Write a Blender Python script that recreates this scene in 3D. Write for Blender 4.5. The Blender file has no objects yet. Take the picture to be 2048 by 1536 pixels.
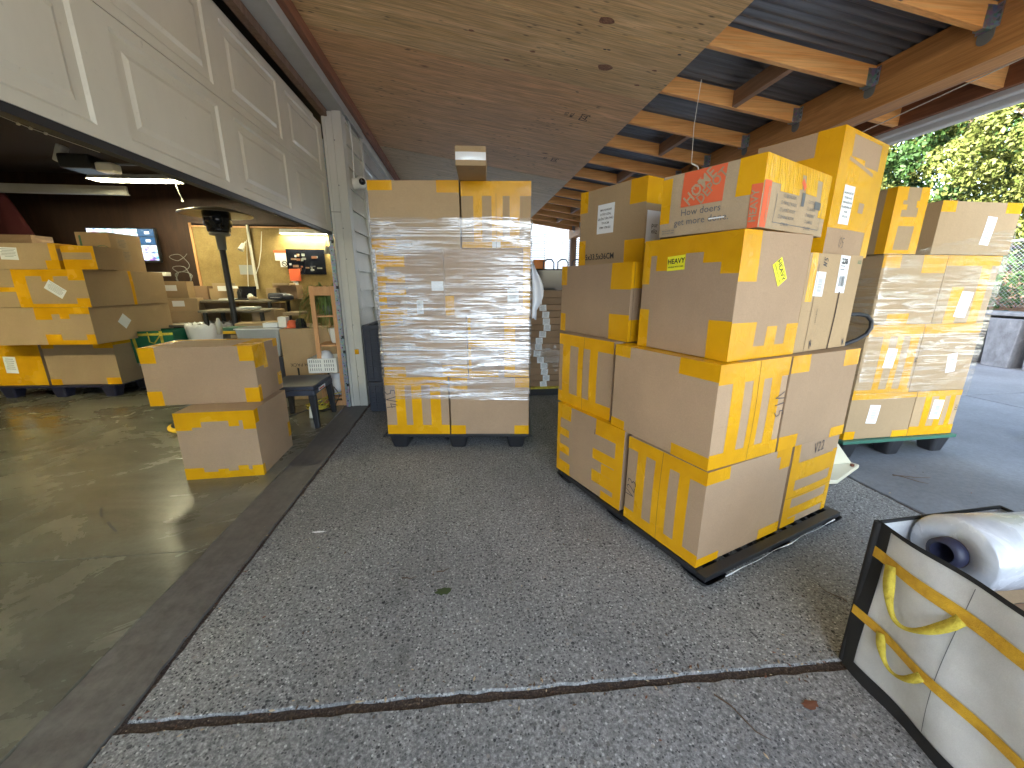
import bpy, bmesh, math, random
import numpy as np
from mathutils import Vector, Matrix
random.seed(7)
rng = np.random.default_rng(11)
R = math.radians
scene = bpy.context.scene
COL = scene.collection

# ------------------------------------------------------------------ camera
F_PX, CH = 780.0, 1.35                      # focal length in photo pixels (2048 wide), camera height
def _basis(vx=927., vy=568.):
    y = np.array([(vx-1024)/F_PX, (vy-768)/F_PX, 1.]); y /= np.linalg.norm(y)
    p = math.atan((768-vy)/F_PX)
    up = np.array([0, -math.cos(p), -math.sin(p)])
    yy = y-up*(y@up); yy /= np.linalg.norm(yy)
    x = np.cross(yy, up)
    if x[0] < 0: x = -x
    return x, yy, up
BX, BY, BU = _basis()
cam_d = bpy.data.cameras.new('camera'); cam = bpy.data.objects.new('camera', cam_d); COL.objects.link(cam)
cam_d.sensor_width = 36; cam_d.lens = F_PX/2048*36; cam_d.clip_start = 0.02; cam_d.clip_end = 500
mw = Matrix.Identity(4)
for r, b in enumerate((BX, BY, BU)):
    mw[r][0], mw[r][1], mw[r][2] = b[0], -b[1], -b[2]
mw[2][3] = CH
cam.matrix_world = mw
scene.camera = cam

# ------------------------------------------------------------------ sky, sun, exposure
SUN_EL = 21
sun_from = Vector((-0.93, -0.37, 0)).normalized()
world = bpy.data.worlds.new('World'); scene.world = world; world.use_nodes = True
wn = world.node_tree; bg = wn.nodes['Background']
sky = wn.nodes.new('ShaderNodeTexSky'); sky.sky_type = 'NISHITA'; sky.sun_disc = False
sky.sun_elevation = R(SUN_EL); sky.sun_rotation = math.atan2(sun_from.x, sun_from.y)
sky.air_density = 1.0; sky.dust_density = 1.6; sky.ozone_density = 1.0
hs_ = wn.nodes.new('ShaderNodeHueSaturation'); hs_.inputs['Saturation'].default_value = .78; wn.links.new(sky.outputs[0], hs_.inputs['Color']); wn.links.new(hs_.outputs[0], bg.inputs[0]); bg.inputs[1].default_value = 0.15
sl = bpy.data.lights.new('sun', 'SUN'); sl.energy = 4.8; sl.angle = R(0.5); sl.color = (1, .93, .80)
so = bpy.data.objects.new('sun', sl); COL.objects.link(so)
d = -(sun_from*math.cos(R(SUN_EL))+Vector((0, 0, math.sin(R(SUN_EL)))))
so.rotation_euler = d.to_track_quat('-Z', 'Y').to_euler(); so.location = (-8, -8, 12)
scene.view_settings.view_transform = 'Standard'; scene.view_settings.look = 'None'
scene.view_settings.exposure = 3.7; scene.view_settings.gamma = 1

# ------------------------------------------------------------------ helpers
def at(px, py, y):
    d = np.array([(px-1024)/F_PX, (py-768)/F_PX, 1.]); r = np.array([d@BX, d@BY, d@BU])
    return Vector(r*(y/r[1]))+Vector((0, 0, CH))
def atz(px, py, z):
    d = np.array([(px-1024)/F_PX, (py-768)/F_PX, 1.]); r = np.array([d@BX, d@BY, d@BU])
    return Vector(r*((z-CH)/r[2]))+Vector((0, 0, CH))
def tag(o, label=None, cat=None, group=None, kind=None):
    if label: o['label'] = label
    if cat: o['category'] = cat
    if group: o['group'] = group
    if kind: o['kind'] = kind
    return o
def empty(name, loc, rz=0, **k):
    o = bpy.data.objects.new(name, None); COL.objects.link(o); o.location = loc; o.rotation_euler = (0, 0, rz)
    o.empty_display_size = .1
    return tag(o, **k)
def mesh_obj(name, verts, faces, mats, parent=None, idx=None, smooth=False, loc=None):
    me = bpy.data.meshes.new(name); me.from_pydata([tuple(v) for v in verts], [], faces)
    if not isinstance(mats, (list, tuple)): mats = [mats]
    for m in mats: me.materials.append(m)
    if idx is not None: me.polygons.foreach_set('material_index', idx)
    if smooth: me.polygons.foreach_set('use_smooth', [True]*len(me.polygons))
    me.update()
    o = bpy.data.objects.new(name, me); COL.objects.link(o)
    if parent: o.parent = parent
    if loc is not None: o.location = loc
    return o
class MB:
    def __init__(s): s.v = []; s.f = []; s.i = []; s.sm = []
    def add(s, vs, fs, mi=0, sm=False):
        n = len(s.v); s.v += [tuple(v) for v in vs]
        for f in fs: s.f.append([n+k for k in f]); s.i.append(mi); s.sm.append(sm)
        return s
    def box(s, x0, y0, z0, x1, y1, z1, mi=0, M=None):
        vs = [Vector(p) for p in ((x0,y0,z0),(x1,y0,z0),(x1,y1,z0),(x0,y1,z0),(x0,y0,z1),(x1,y0,z1),(x1,y1,z1),(x0,y1,z1))]
        if M is not None: vs = [M @ v for v in vs]
        return s.add(vs, [(0,3,2,1),(4,5,6,7),(0,1,5,4),(1,2,6,5),(2,3,7,6),(3,0,4,7)], mi)
    def tube(s, pts, r, n=10, mi=0, caps=True, r2=None):
        pts = [Vector(p) for p in pts]; rings = []; N = len(pts)
        up = None
        for k, p in enumerate(pts):
            t = (pts[min(k+1, N-1)]-pts[max(k-1, 0)]).normalized()
            if up is None:
                up = t.orthogonal().normalized()
            else:
                up = (up-t*up.dot(t)); up = up.normalized() if up.length > 1e-6 else t.orthogonal().normalized()
            w = t.cross(up); rr = r if r2 is None else r+(r2-r)*k/(N-1)
            if isinstance(r, (list, tuple)): rr = r[k]
            rings.append([p+(up*math.cos(a)+w*math.sin(a))*rr for a in [2*math.pi*j/n for j in range(n)]])
        vs = [v for ring in rings for v in ring]; fs = []
        for k in range(N-1):
            for j in range(n):
                a, b = k*n+j, k*n+(j+1) % n
                fs.append((a, b, b+n, a+n))
        s.add(vs, fs, mi, True)
        if caps:
            s.add(rings[0], [tuple(reversed(range(n)))], mi); s.add(rings[-1], [tuple(range(n))], mi)
        return s
    def lathe(s, prof, c=(0,0,0), n=32, mi=0):
        vs = []; fs = []
        for (r, z) in prof:
            for j in range(n):
                a = 2*math.pi*j/n; vs.append((c[0]+r*math.cos(a), c[1]+r*math.sin(a), c[2]+z))
        for k in range(len(prof)-1):
            for j in range(n):
                a, b = k*n+j, k*n+(j+1) % n; fs.append((a, b, b+n, a+n))
        return s.add(vs, fs, mi, True)
    def ribbon(s, pts, w, nrm, th=.0, mi=0):
        # flat strip along pts, width w, in plane with normal nrm
        pts = [Vector(p) for p in pts]; nrm = Vector(nrm); vs = []
        for k, p in enumerate(pts):
            t = (pts[min(k+1, len(pts)-1)]-pts[max(k-1, 0)]).normalized(); b = nrm.cross(t).normalized()*w/2
            vs += [p-b, p+b]
        return s.add(vs, [(2*k, 2*k+1, 2*k+3, 2*k+2) for k in range(len(pts)-1)], mi, True)
    def build(s, name, mats, parent=None, bevel=0, seg=2, loc=None, rz=None):
        o = mesh_obj(name, s.v, s.f, mats, parent, s.i, loc=loc)
        o.data.polygons.foreach_set('use_smooth', s.sm); o.data.update()
        if rz is not None: o.rotation_euler = (0, 0, rz)
        if bevel:
            b = o.modifiers.new('bevel', 'BEVEL'); b.width = bevel; b.segments = seg; b.limit_method = 'ANGLE'; b.angle_limit = R(40)
        return o

# ------------------------------------------------------------------ materials
def mat(name, base=(.5,.5,.5), rough=.6, metal=0., spec=.5, emit=None, es=0, alpha=None, coat=0, trans=0):
    m = bpy.data.materials.new(name); m.use_nodes = True
    b = m.node_tree.nodes['Principled BSDF']
    b.inputs['Base Color'].default_value = (*base, 1); b.inputs['Roughness'].default_value = rough
    b.inputs['Metallic'].default_value = metal; b.inputs['Specular IOR Level'].default_value = spec
    b.inputs['Coat Weight'].default_value = coat; b.inputs['Transmission Weight'].default_value = trans
    if emit: b.inputs['Emission Color'].default_value = (*emit, 1); b.inputs['Emission Strength'].default_value = es
    return m
class NT:
    def __init__(s, m): s.m = m; s.t = m.node_tree; s.b = s.t.nodes.get('Principled BSDF'); s.co = None
    def n(s, typ, **k):
        x = s.t.nodes.new(typ)
        for a, v in k.items(): setattr(x, a, v)
        return x
    def l(s, a, b): s.t.links.new(a, b)
    def coords(s, scale=(1,1,1), kind='Object', rot=(0,0,0)):
        if s.co is None: s.co = s.n('ShaderNodeTexCoord')
        mp = s.n('ShaderNodeMapping'); mp.inputs['Scale'].default_value = scale; mp.inputs['Rotation'].default_value = rot
        s.l(s.co.outputs[kind], mp.inputs['Vector']); return mp.outputs[0]
    def noise(s, vec, scale, detail=4, rough=.55, dist=0):
        x = s.n('ShaderNodeTexNoise'); x.inputs['Scale'].default_value = scale; x.inputs['Detail'].default_value = detail
        x.inputs['Roughness'].default_value = rough; x.inputs['Distortion'].default_value = dist
        if vec is not None: s.l(vec, x.inputs['Vector'])
        return x.outputs['Fac']
    def voro(s, vec, scale, feature='F1', out='Distance', rand=1):
        x = s.n('ShaderNodeTexVoronoi', feature=feature); x.inputs['Scale'].default_value = scale; x.inputs['Randomness'].default_value = rand
        if vec is not None: s.l(vec, x.inputs['Vector'])
        return x.outputs[out]
    def ramp(s, fac, stops):
        x = s.n('ShaderNodeValToRGB'); e = x.color_ramp.elements
        while len(e) < len(stops): e.new(.5)
        for k, (p, c) in enumerate(stops):
            e[k].position = p; e[k].color = (*c, 1) if isinstance(c, tuple) else (c, c, c, 1)
        s.l(fac, x.inputs[0]); return x.outputs[0]
    def mix(s, fac, a, b, mode='MIX'):
        x = s.n('ShaderNodeMix', data_type='RGBA', blend_type=mode)
        for i, v in ((0, fac), (6, a), (7, b)):
            if hasattr(v, 'is_output'): s.l(v, x.inputs[i])
            else: x.inputs[i].default_value = v if i == 0 else (*v, 1)
        return x.outputs[2]
    def math(s, op, a, b=0.5, c=None):
        x = s.n('ShaderNodeMath', operation=op)
        for i, v in ((0, a), (1, b)):
            if hasattr(v, 'is_output'): s.l(v, x.inputs[i])
            else: x.inputs[i].default_value = v
        return x.outputs[0]
    def bump(s, h, strength=.3, dist=.01, normal=None):
        x = s.n('ShaderNodeBump'); x.inputs['Strength'].default_value = strength; x.inputs['Distance'].default_value = dist
        s.l(h, x.inputs['Height'])
        if normal: s.l(normal, x.inputs['Normal'])
        return x.outputs[0]
    def set(s, **k):
        for a, v in k.items(): s.l(v, s.b.inputs[a.replace('_', ' ')])

def wood_mat(name, c0, c1, axis=0, rough=.65, grain=1., knots=True, stretch=14):
    """grain runs along local axis"""
    m = mat(name, c0, rough); t = NT(m)
    sc = [stretch, stretch, stretch]; sc[axis] = 1.0
    g = t.noise(t.coords(tuple(sc)), 1.6, 6, .6, 1.2)
    w = t.noise(t.coords(tuple(v*4 if i != axis else v*1.5 for i, v in enumerate(sc))), 2.2, 3, .5)
    col = t.ramp(g, [(.3, c0), (.7, c1)])
    col = t.mix(.35*grain, col, t.ramp(w, [(.35, .45), (.65, 1.)]), 'MULTIPLY')
    if knots:
        ks = [3., 3., 3.]; ks[axis] = 1.6
        kd = t.voro(t.coords(tuple(ks)), 1.0)
        col = t.mix(t.ramp(kd, [(.05, 1.), (.12, 0.)]), col, tuple(v*.35 for v in c0))
    t.set(Base_Color=col, Normal=t.bump(g, .25, .003)); return m

def card_mat(name, c, var=.06):
    m = mat(name, c, .78, spec=.25); t = NT(m)
    oi = t.n('ShaderNodeObjectInfo')
    n1 = t.noise(t.coords((1,1,1)), 2.2, 5, .6); n2 = t.noise(t.coords((1,1,1)), 160, 3, .6)
    col = t.mix(t.ramp(n1, [(.3, 0.), (.7, 1.)]), tuple(v*(1-var*1.6) for v in c), tuple(min(1, v*(1+var)) for v in c))
    col = t.mix(.22, col, t.ramp(n2, [(.3, .55), (.7, 1.1)]), 'MULTIPLY')
    hs = t.n('ShaderNodeHueSaturation'); t.l(col, hs.inputs['Color'])
    mr = t.n('ShaderNodeMapRange'); mr.inputs['To Min'].default_value = .88; mr.inputs['To Max'].default_value = 1.10
    t.l(oi.outputs['Random'], mr.inputs['Value']); t.l(mr.outputs[0], hs.inputs['Value'])
    sc = t.noise(t.coords((1.5, 1.5, 9)), 5, 5, .7, .6)
    col2 = t.mix(t.ramp(sc, [(.62, 0.), (.72, .22)]), hs.outputs[0], tuple(v*.55 for v in c))
    flu = t.noise(t.coords((1, 1, .05)), 260, 1)
    t.set(Base_Color=col2, Normal=t.bump(flu, .06, .001, t.bump(n1, .6, .015))); return m
M = {}
M['card'] = card_mat('cardboard_pinkish', (.42, .29, .185))
M['card_tan'] = card_mat('cardboard_tan', (.43, .305, .175))
M['card_dark'] = card_mat('cardboard_dark', (.33, .215, .13))
M['card_moving'] = card_mat('cardboard_moving', (.42, .315, .20), .1)
m = mat('packing_tape', (.80, .44, .01), .2, spec=.32); t = NT(m)
n1 = t.noise(t.coords((1, 1, 1)), 3, 3); n2 = t.noise(t.coords((9, 9, 2.5), rot=(.4, .3, .5)), 5, 4, .6, 2.5)
n3 = t.voro(t.coords((3, 3, 1.2), rot=(.2, .5, .3)), 9, 'DISTANCE_TO_EDGE')
col = t.ramp(n1, [(.3, (.60, .29, .005)), (.7, (.76, .40, .008))])
t.set(Base_Color=col, Roughness=t.ramp(n1, [(.3, .14), (.7, .34)]), Normal=t.bump(t.ramp(n3, [(0., 0.), (.03, 1.)]), .3, .0015, t.bump(t.math('MULTIPLY', n2, t.ramp(t.noise(t.coords((1,1,1)), 4.5, 3), [(.45, .05), (.66, 1.)])), .8, .005)))
M['tape'] = m
m = mat('packing_tape_wrinkled', (.80, .44, .025), .15, spec=.7); t = NT(m)
n1 = t.noise(t.coords((14, 14, 2.0), rot=(0, .1, .2)), 2.4, 5, .6, 1.5); n2 = t.noise(t.coords((1, 1, 1)), 4, 3)
t.set(Base_Color=t.ramp(n2, [(.3, (.70, .34, .01)), (.7, (.86, .49, .02))]), Normal=t.bump(n1, 1., .012))
M['tape_w'] = m
M['seam'] = mat('flap_gap', (.06, .035, .02), .9)
M['paper'] = mat('label_paper', (.80, .82, .84), .5)
M['ink'] = mat('black_ink', (.02, .02, .022), .6)
M['ink_grey'] = mat('grey_ink', (.12, .13, .14), .6)
M['pen'] = mat('marker_pen', (.04, .035, .04), .5)
M['yellow_label'] = mat('yellow_sticker', (.88, .83, .03), .45)
M['red'] = mat('orange_red_print', (.72, .13, .05), .6)
M['green_ink'] = mat('green_print', (.07, .17, .09), .7)
M['purple'] = mat('plum_print', (.10, .02, .05), .5)
M['black_plastic'] = mat('black_plastic', (.018, .019, .023), .42)
M['navy_plastic'] = mat('navy_plastic', (.02, .022, .05), .5)
M['crate_grey'] = mat('crate_plastic', (.045, .052, .075), .5)
M['green_plastic'] = mat('green_plastic', (.03, .13, .09), .5)
M['white_plastic'] = mat('white_plastic', (.78, .78, .74), .4)
M['black_fabric'] = mat('black_fabric', (.012, .012, .013), .85)
M['dark_glass'] = mat('dark_glass', (.01, .012, .02), .08)
M['green_bag'] = mat('green_bag_fabric', (.01, .14, .07), .45)
m = mat('yellow_webbing', (.60, .50, .05), .8); t = NT(m); n1 = t.noise(t.coords((1,1,1)), 22, 5, .7); n2 = t.noise(t.coords((1,1,1)), 420, 2)
t.set(Base_Color=t.ramp(n1, [(.3, (.40, .30, .03)), (.65, (.66, .56, .07))]), Normal=t.bump(n2, .6, .002, t.bump(n1, .7, .01))); M['yellow_strap'] = m
m = mat('amber_webbing', (.66, .37, .02), .7); t = NT(m); n1 = t.noise(t.coords((1,1,1)), 16, 5, .7); n2 = t.noise(t.coords((1,1,1)), 420, 2)
t.set(Base_Color=t.ramp(n1, [(.3, (.46, .24, .015)), (.65, (.74, .44, .03))]), Normal=t.bump(n2, .6, .002, t.bump(n1, .5, .008))); M['orange_strap'] = m
M['cream_steel'] = mat('cream_steel', (.62, .58, .44), .45)
M['twig'] = mat('twig', (.10, .06, .035), .9)
M['moss'] = mat('moss', (.05, .07, .02), .95)
M['leaf_dry'] = mat('dry_leaf', (.16, .06, .03), .8)
M['maroon'] = mat('maroon_fabric', (.07, .015, .03), .7)
M['orange_plastic'] = mat('orange_plastic', (.8, .25, .04), .5)
M['yellow_plastic'] = mat('yellow_plastic', (.8, .5, .02), .45)
M['grey_roll'] = mat('grey_sheet', (.35, .37, .38), .5)
M['string'] = mat('white_string', (.7, .66, .58), .7)
M['red_fabric'] = mat('red_fabric', (.07, .008, .01), .9)
M['alu'] = mat('brushed_aluminium', (.30, .28, .22), .4, 1.)

# galvanised steel
m = mat('galvanised_steel', (.45, .48, .52), .38, .85); t = NT(m)
v = t.voro(t.coords((1,1,1)), 60, out='Color'); t.set(Base_Color=t.mix(.5, (.42,.46,.52), v, 'SOFT_LIGHT')); M['galv'] = m
m = mat('galvanised_dull', (.20, .21, .21), .55, .4); M['galv_dull'] = m
# painted white trim, slightly dirty
def paint(name, c, dirt=.3, rough=.5, sc=3):
    m = mat(name, c, rough); t = NT(m)
    n = t.noise(t.coords((1,1,.35)), sc, 6, .65); n2 = t.noise(t.coords((1,1,1)), 38, 4, .6)
    col = t.mix(t.ramp(n, [(.35, 0.), (.75, dirt)]), c, tuple(v*.55 for v in (c[0], c[1]*.95, c[2]*.85)))
    col = t.mix(t.ramp(n2, [(.66, 0.), (.75, .35)]), col, tuple(v*.5 for v in c))
    t.set(Base_Color=col, Normal=t.bump(n2, .08, .002)); return m
M['trim'] = paint('painted_trim', (.62, .61, .56))
M['header_grey'] = paint('painted_header', (.45, .45, .43), .5)
M['door'] = paint('garage_door_paint', (.60, .565, .485), .35, .38, 2)
M['door_blue'] = paint('garage_door_far', (.44, .45, .45), .2, .28)
M['siding'] = paint('lap_siding', (.60, .58, .50), .3)
M['white_siding'] = paint('white_siding', (.74, .76, .78), .1)
M['fascia_white'] = paint('gutter_white', (.62, .64, .68), .15, .4)
# timber
M['rafter'] = wood_mat('rafter_wood', (.80, .33, .08), (.95, .52, .19), 0, .6)
M['beam'] = wood_mat('beam_wood', (.42, .18, .05), (.66, .33, .11), 1, .6)
M['fascia'] = wood_mat('fascia_wood', (.20, .075, .035), (.33, .13, .06), 1, .65)
M['block'] = wood_mat('block_wood', (.30, .16, .09), (.42, .24, .14), 1, .7)
M['shelf_wood'] = wood_mat('pine_frame', (.55, .27, .11), (.68, .38, .18), 2, .5, .5, False)
M['post_brown'] = wood_mat('post_wood', (.16, .09, .06), (.24, .15, .10), 2, .8)
# plywood soffit: colour by board via position
def ply_mat(name, c0, c1, knotc, tint):
    m = mat(name, c0, .6, spec=.35); t = NT(m)
    g = t.noise(t.coords((.8, 9, 1), rot=(0,0,.03)), 2.0, 7, .62, 1.6)
    big = t.noise(t.coords((.6, 2.2, 1)), 1.1, 4, .6, .5)
    col = t.ramp(g, [(.32, c0), (.68, c1)])
    col = t.mix(t.ramp(big, [(.35, 0.), (.65, .75)]), col, tint)
    # small dark flecks elongated along x
    fl = t.voro(t.coords((9, 26, 1)), 1.0); msk = t.noise(t.coords((2.2, 1.6, 1)), 1.6, 2)
    f = t.math('MULTIPLY', t.ramp(fl, [(.10, 1.), (.24, 0.)]), t.ramp(msk, [(.50, 0.), (.58, 1.)]))
    col = t.mix(t.math('MULTIPLY', f, .75), col, (.035, .02, .015))
    # knots with rings
    kv = t.voro(t.coords((1.15, 2.4, 1)), 1.0)
    ring = t.n('ShaderNodeMath', operation='SINE'); t.l(t.math('MULTIPLY', kv, 170.), ring.inputs[0])
    kn = t.ramp(kv, [(.02, 1.), (.06, 0.)])
    kc = t.mix(t.ramp(ring.outputs[0], [(0., 0.), (1., 1.)]), knotc, tuple(v*1.7 for v in knotc))
    col = t.mix(kn, col, kc)
    grain2 = t.noise(t.coords((3, 90, 1)), 1.5, 3, .6, .5)
    col = t.mix(.65, col, t.ramp(grain2, [(.32, .58), (.6, 1.2)]), 'MULTIPLY'); lg = t.noise(t.coords((.9, 22, 1), rot=(0, 0, .02)), 1.3, 5, .65, 2.2); col = t.mix(.5, col, t.ramp(lg, [(.36, .60), (.55, 1.2)]), 'MULTIPLY')
    t.set(Base_Color=col, Normal=t.bump(g, .2, .004)); return m
M['ply_a'] = ply_mat('plywood_olive', (.60, .38, .16), (.84, .60, .32), (.24, .09, .04), (.58, .37, .17))
M['ply_b'] = ply_mat('plywood_red', (.64, .35, .15), (.84, .52, .26), (.18, .07, .035), (.60, .36, .19))
M['ply_c'] = ply_mat('plywood_grey', (.52, .36, .20), (.70, .54, .33), (.16, .07, .04), (.58, .43, .26))
M['stamp'] = mat('stamp_ink', (.05, .035, .03), .8)
# corrugated steel
m = mat('corrugated_steel', (.055, .058, .066), .36, .3); t = NT(m)
n = t.noise(t.coords((.6, 30, 1)), 1.4, 5, .6, .4)
t.set(Base_Color=t.ramp(n, [(.35, (.10, .105, .115)), (.75, (.26, .27, .295))]), Roughness=t.ramp(n, [(.3, .3), (.7, .5)])); M['roof'] = m
# concrete driveway, exposed aggregate
m = mat('exposed_aggregate', (.2, .2, .2), .85, spec=.35); t = NT(m)
P0 = t.coords((1,1,1)); patch = t.noise(P0, 1.1, 5, .6); mid = t.noise(P0, 9, 4, .6)
base = t.ramp(t.noise(P0, 75, 5, .8), [(.34, (.10, .098, .094)), (.5, (.25, .245, .235)), (.66, (.50, .49, .47))])
def stones(scale, thr, r0, r1):
    d = t.voro(P0, scale); c = t.voro(P0, scale, out='Color')
    sep = t.n('ShaderNodeSeparateColor'); t.l(c, sep.inputs[0])
    size = t.math('MULTIPLY', sep.outputs[1], r1-r0); size = t.math('ADD', size, r0)
    inside = t.math('LESS_THAN', d, size); pick = t.math('GREATER_THAN', sep.outputs[0], thr)
    return t.math('MULTIPLY', inside, pick), sep.outputs[2], d
s1, c1, d1 = stones(55, .55, .12, .42); s2, c2, d2 = stones(110, .35, .2, .5)
near = t.ramp(mid, [(.38, .5), (.6, 1.)])
col = t.mix(t.math('MULTIPLY', s2, .9), base, t.ramp(c2, [(0., (.02, .02, .02)), (.55, (.06, .059, .056)), (.68, (.15, .147, .14)), (.85, (.40, .39, .37)), (1., (.72, .71, .68))]))
col = t.mix(t.math('MULTIPLY', t.math('MULTIPLY', s1, near), .9), col, t.ramp(c1, [(0., (.008, .008, .009)), (.6, (.035, .035, .036)), (.85, (.12, .11, .10)), (1., (.42, .37, .32))]))
col = t.mix(t.ramp(patch, [(.35, .0), (.7, .4)]), col, (.11, .11, .112), 'MIX')
col = t.mix(.6, col, t.ramp(t.noise(P0, .7, 3), [(.3, .7), (.7, 1.15)]), 'MULTIPLY')
st = t.noise(t.coords((1, 1, 1)), 2.6, 6, .7, 1.0); col = t.mix(t.ramp(st, [(.56, 0.), (.74, .4)]), col, (.05, .048, .045)); tm = t.noise(t.coords((3.2, .35, 1), rot=(0, 0, .12)), 1.6, 4, .6, .4); col = t.mix(t.ramp(tm, [(.52, 0.), (.68, .16)]), col, (.06, .057, .053))
h = t.math('SUBTRACT', t.noise(P0, 90, 3, .7), t.math('MULTIPLY', t.math('ADD', s1, s2), .35))
t.set(Base_Color=col, Roughness=t.ramp(mid, [(.3, .7), (.7, .95)]), Normal=t.bump(h, .7, .003)); M['drive'] = m
# garage slab: sealed glossy concrete
m = mat('sealed_concrete', (.2, .2, .17), .3, spec=.5); t = NT(m)
P0 = t.coords((1,1,1)); a = t.noise(P0, 1.3, 7, .65, .6); b = t.noise(P0, 14, 5, .7); c = t.noise(t.coords((1, 5, 1), rot=(0,0,.5)), 3, 5, .6)
col = t.ramp(a, [(.25, (.12, .115, .085)), (.5, (.18, .172, .13)), (.75, (.25, .24, .18))])
col = t.mix(.7, col, t.ramp(t.noise(t.coords((.7, 2.4, 1), rot=(0, 0, .6)), 1.5, 7, .68, .8), [(.3, .45), (.7, 1.2)]), 'MULTIPLY'); col = t.mix(.3, col, t.ramp(t.noise(P0, 45, 4, .7), [(.3, .6), (.7, 1.2)]), 'MULTIPLY')
t.set(Base_Color=col, Roughness=t.ramp(a, [(.3, .17), (.7, .36)]), Normal=t.bump(b, .12, .003)); M['slab'] = m
m = mat('worn_apron', (.12, .11, .10), .55); t = NT(m)
P0 = t.coords((1,1,1)); b = t.noise(P0, 16, 6, .7); c = t.noise(t.coords((14, 1, 1)), 2, 4)
col = t.ramp(b, [(.3, (.075, .068, .062)), (.7, (.17, .158, .148))]); col = t.mix(.4, col, t.ramp(c, [(.3, .6), (.7, 1.2)]), 'MULTIPLY')
t.set(Base_Color=col, Roughness=t.ramp(b, [(.3, .4), (.7, .65)]), Normal=t.bump(b, .3, .003)); M['apron'] = m
m = mat('joint_debris', (.08, .045, .03), .95); t = NT(m)
P0 = t.coords((1,1,1)); b = t.noise(P0, 120, 5, .75)
t.set(Base_Color=t.ramp(b, [(.35, (.03, .02, .015)), (.55, (.085, .055, .038)), (.70, (.26, .20, .15))]), Normal=t.bump(b, 1, .01)); M['joint'] = m
m = mat('smooth_concrete', (.25, .25, .25), .8); t = NT(m)
P0 = t.coords((1,1,1)); b = t.noise(P0, 30, 6, .7); a = t.noise(P0, 1.2, 5, .6); c2 = t.voro(P0, 90)
col = t.ramp(a, [(.3, (.12, .125, .135)), (.7, (.19, .20, .215))]); col = t.mix(.5, col, t.ramp(b, [(.3, .55), (.7, 1.2)]), 'MULTIPLY')
col = t.mix(t.ramp(c2, [(.08, .6), (.2, 0.)]), col, (.06, .06, .06))
t.set(Base_Color=col, Normal=t.bump(b, .4, .004)); M['drive2'] = m
m = mat('garden_soil', (.1, .06, .04), .95); t = NT(m)
b = t.noise(t.coords((1,1,1)), 14, 6, .8); t.set(Base_Color=t.ramp(b, [(.3, (.05, .03, .02)), (.55, (.20, .11, .07)), (.75, (.42, .30, .2))]), Normal=t.bump(b, 1, .05)); M['mulch'] = m
m = mat('planter_concrete', (.3, .31, .33), .7); t = NT(m)
b = t.noise(t.coords((1,1,.6)), 7, 6, .7); t.set(Base_Color=t.ramp(b, [(.3, (.07, .075, .085)), (.62, (.15, .16, .18)), (.75, (.30, .31, .32))]), Normal=t.bump(b, .3, .01)); M['planter'] = m
# interior walls
m = mat('osb_wall', (.40, .27, .10), .75); t = NT(m)
b = t.noise(t.coords((1,1,1)), 3, 6, .7); c = t.noise(t.coords((1,1,1)), 45, 4, .7)
col = t.ramp(b, [(.3, (.24, .165, .055)), (.7, (.36, .26, .10))]); col = t.mix(.4, col, t.ramp(c, [(.3, .6), (.7, 1.2)]), 'MULTIPLY'); t.set(Base_Color=col); M['osb'] = m
M['brown_wall'] = wood_mat('brown_panelling', (.030, .014, .008), (.055, .024, .013), 2, .6, 1, False, 5)
M['dark_ceiling'] = mat('dark_ceiling', (.035, .025, .018), .85)
# foliage
def leaf_mat(name, a, b):
    m = mat(name, a, .55, spec=.3); t = NT(m)
    g = t.n('ShaderNodeNewGeometry'); 
    col = t.mix(g.outputs['Random Per Island'], a, b)
    t.set(Base_Color=col)
    b_ = t.b; tr = t.n('ShaderNodeBsdfTranslucent'); t.l(col, tr.inputs[0]); mx = t.n('ShaderNodeMixShader'); mx.inputs[0].default_value = .3
    out = t.t.nodes['Material Output']; t.l(b_.outputs[0], mx.inputs[1]); t.l(tr.outputs[0], mx.inputs[2]); t.l(mx.outputs[0], out.inputs[0]); return m
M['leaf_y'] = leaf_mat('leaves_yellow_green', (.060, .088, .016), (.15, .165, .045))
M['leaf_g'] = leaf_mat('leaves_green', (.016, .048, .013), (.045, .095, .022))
M['bark'] = mat('bark', (.12, .09, .065), .9)
M['plant'] = leaf_mat('spider_plant_leaf', (.10, .17, .04), (.22, .30, .10))
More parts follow.
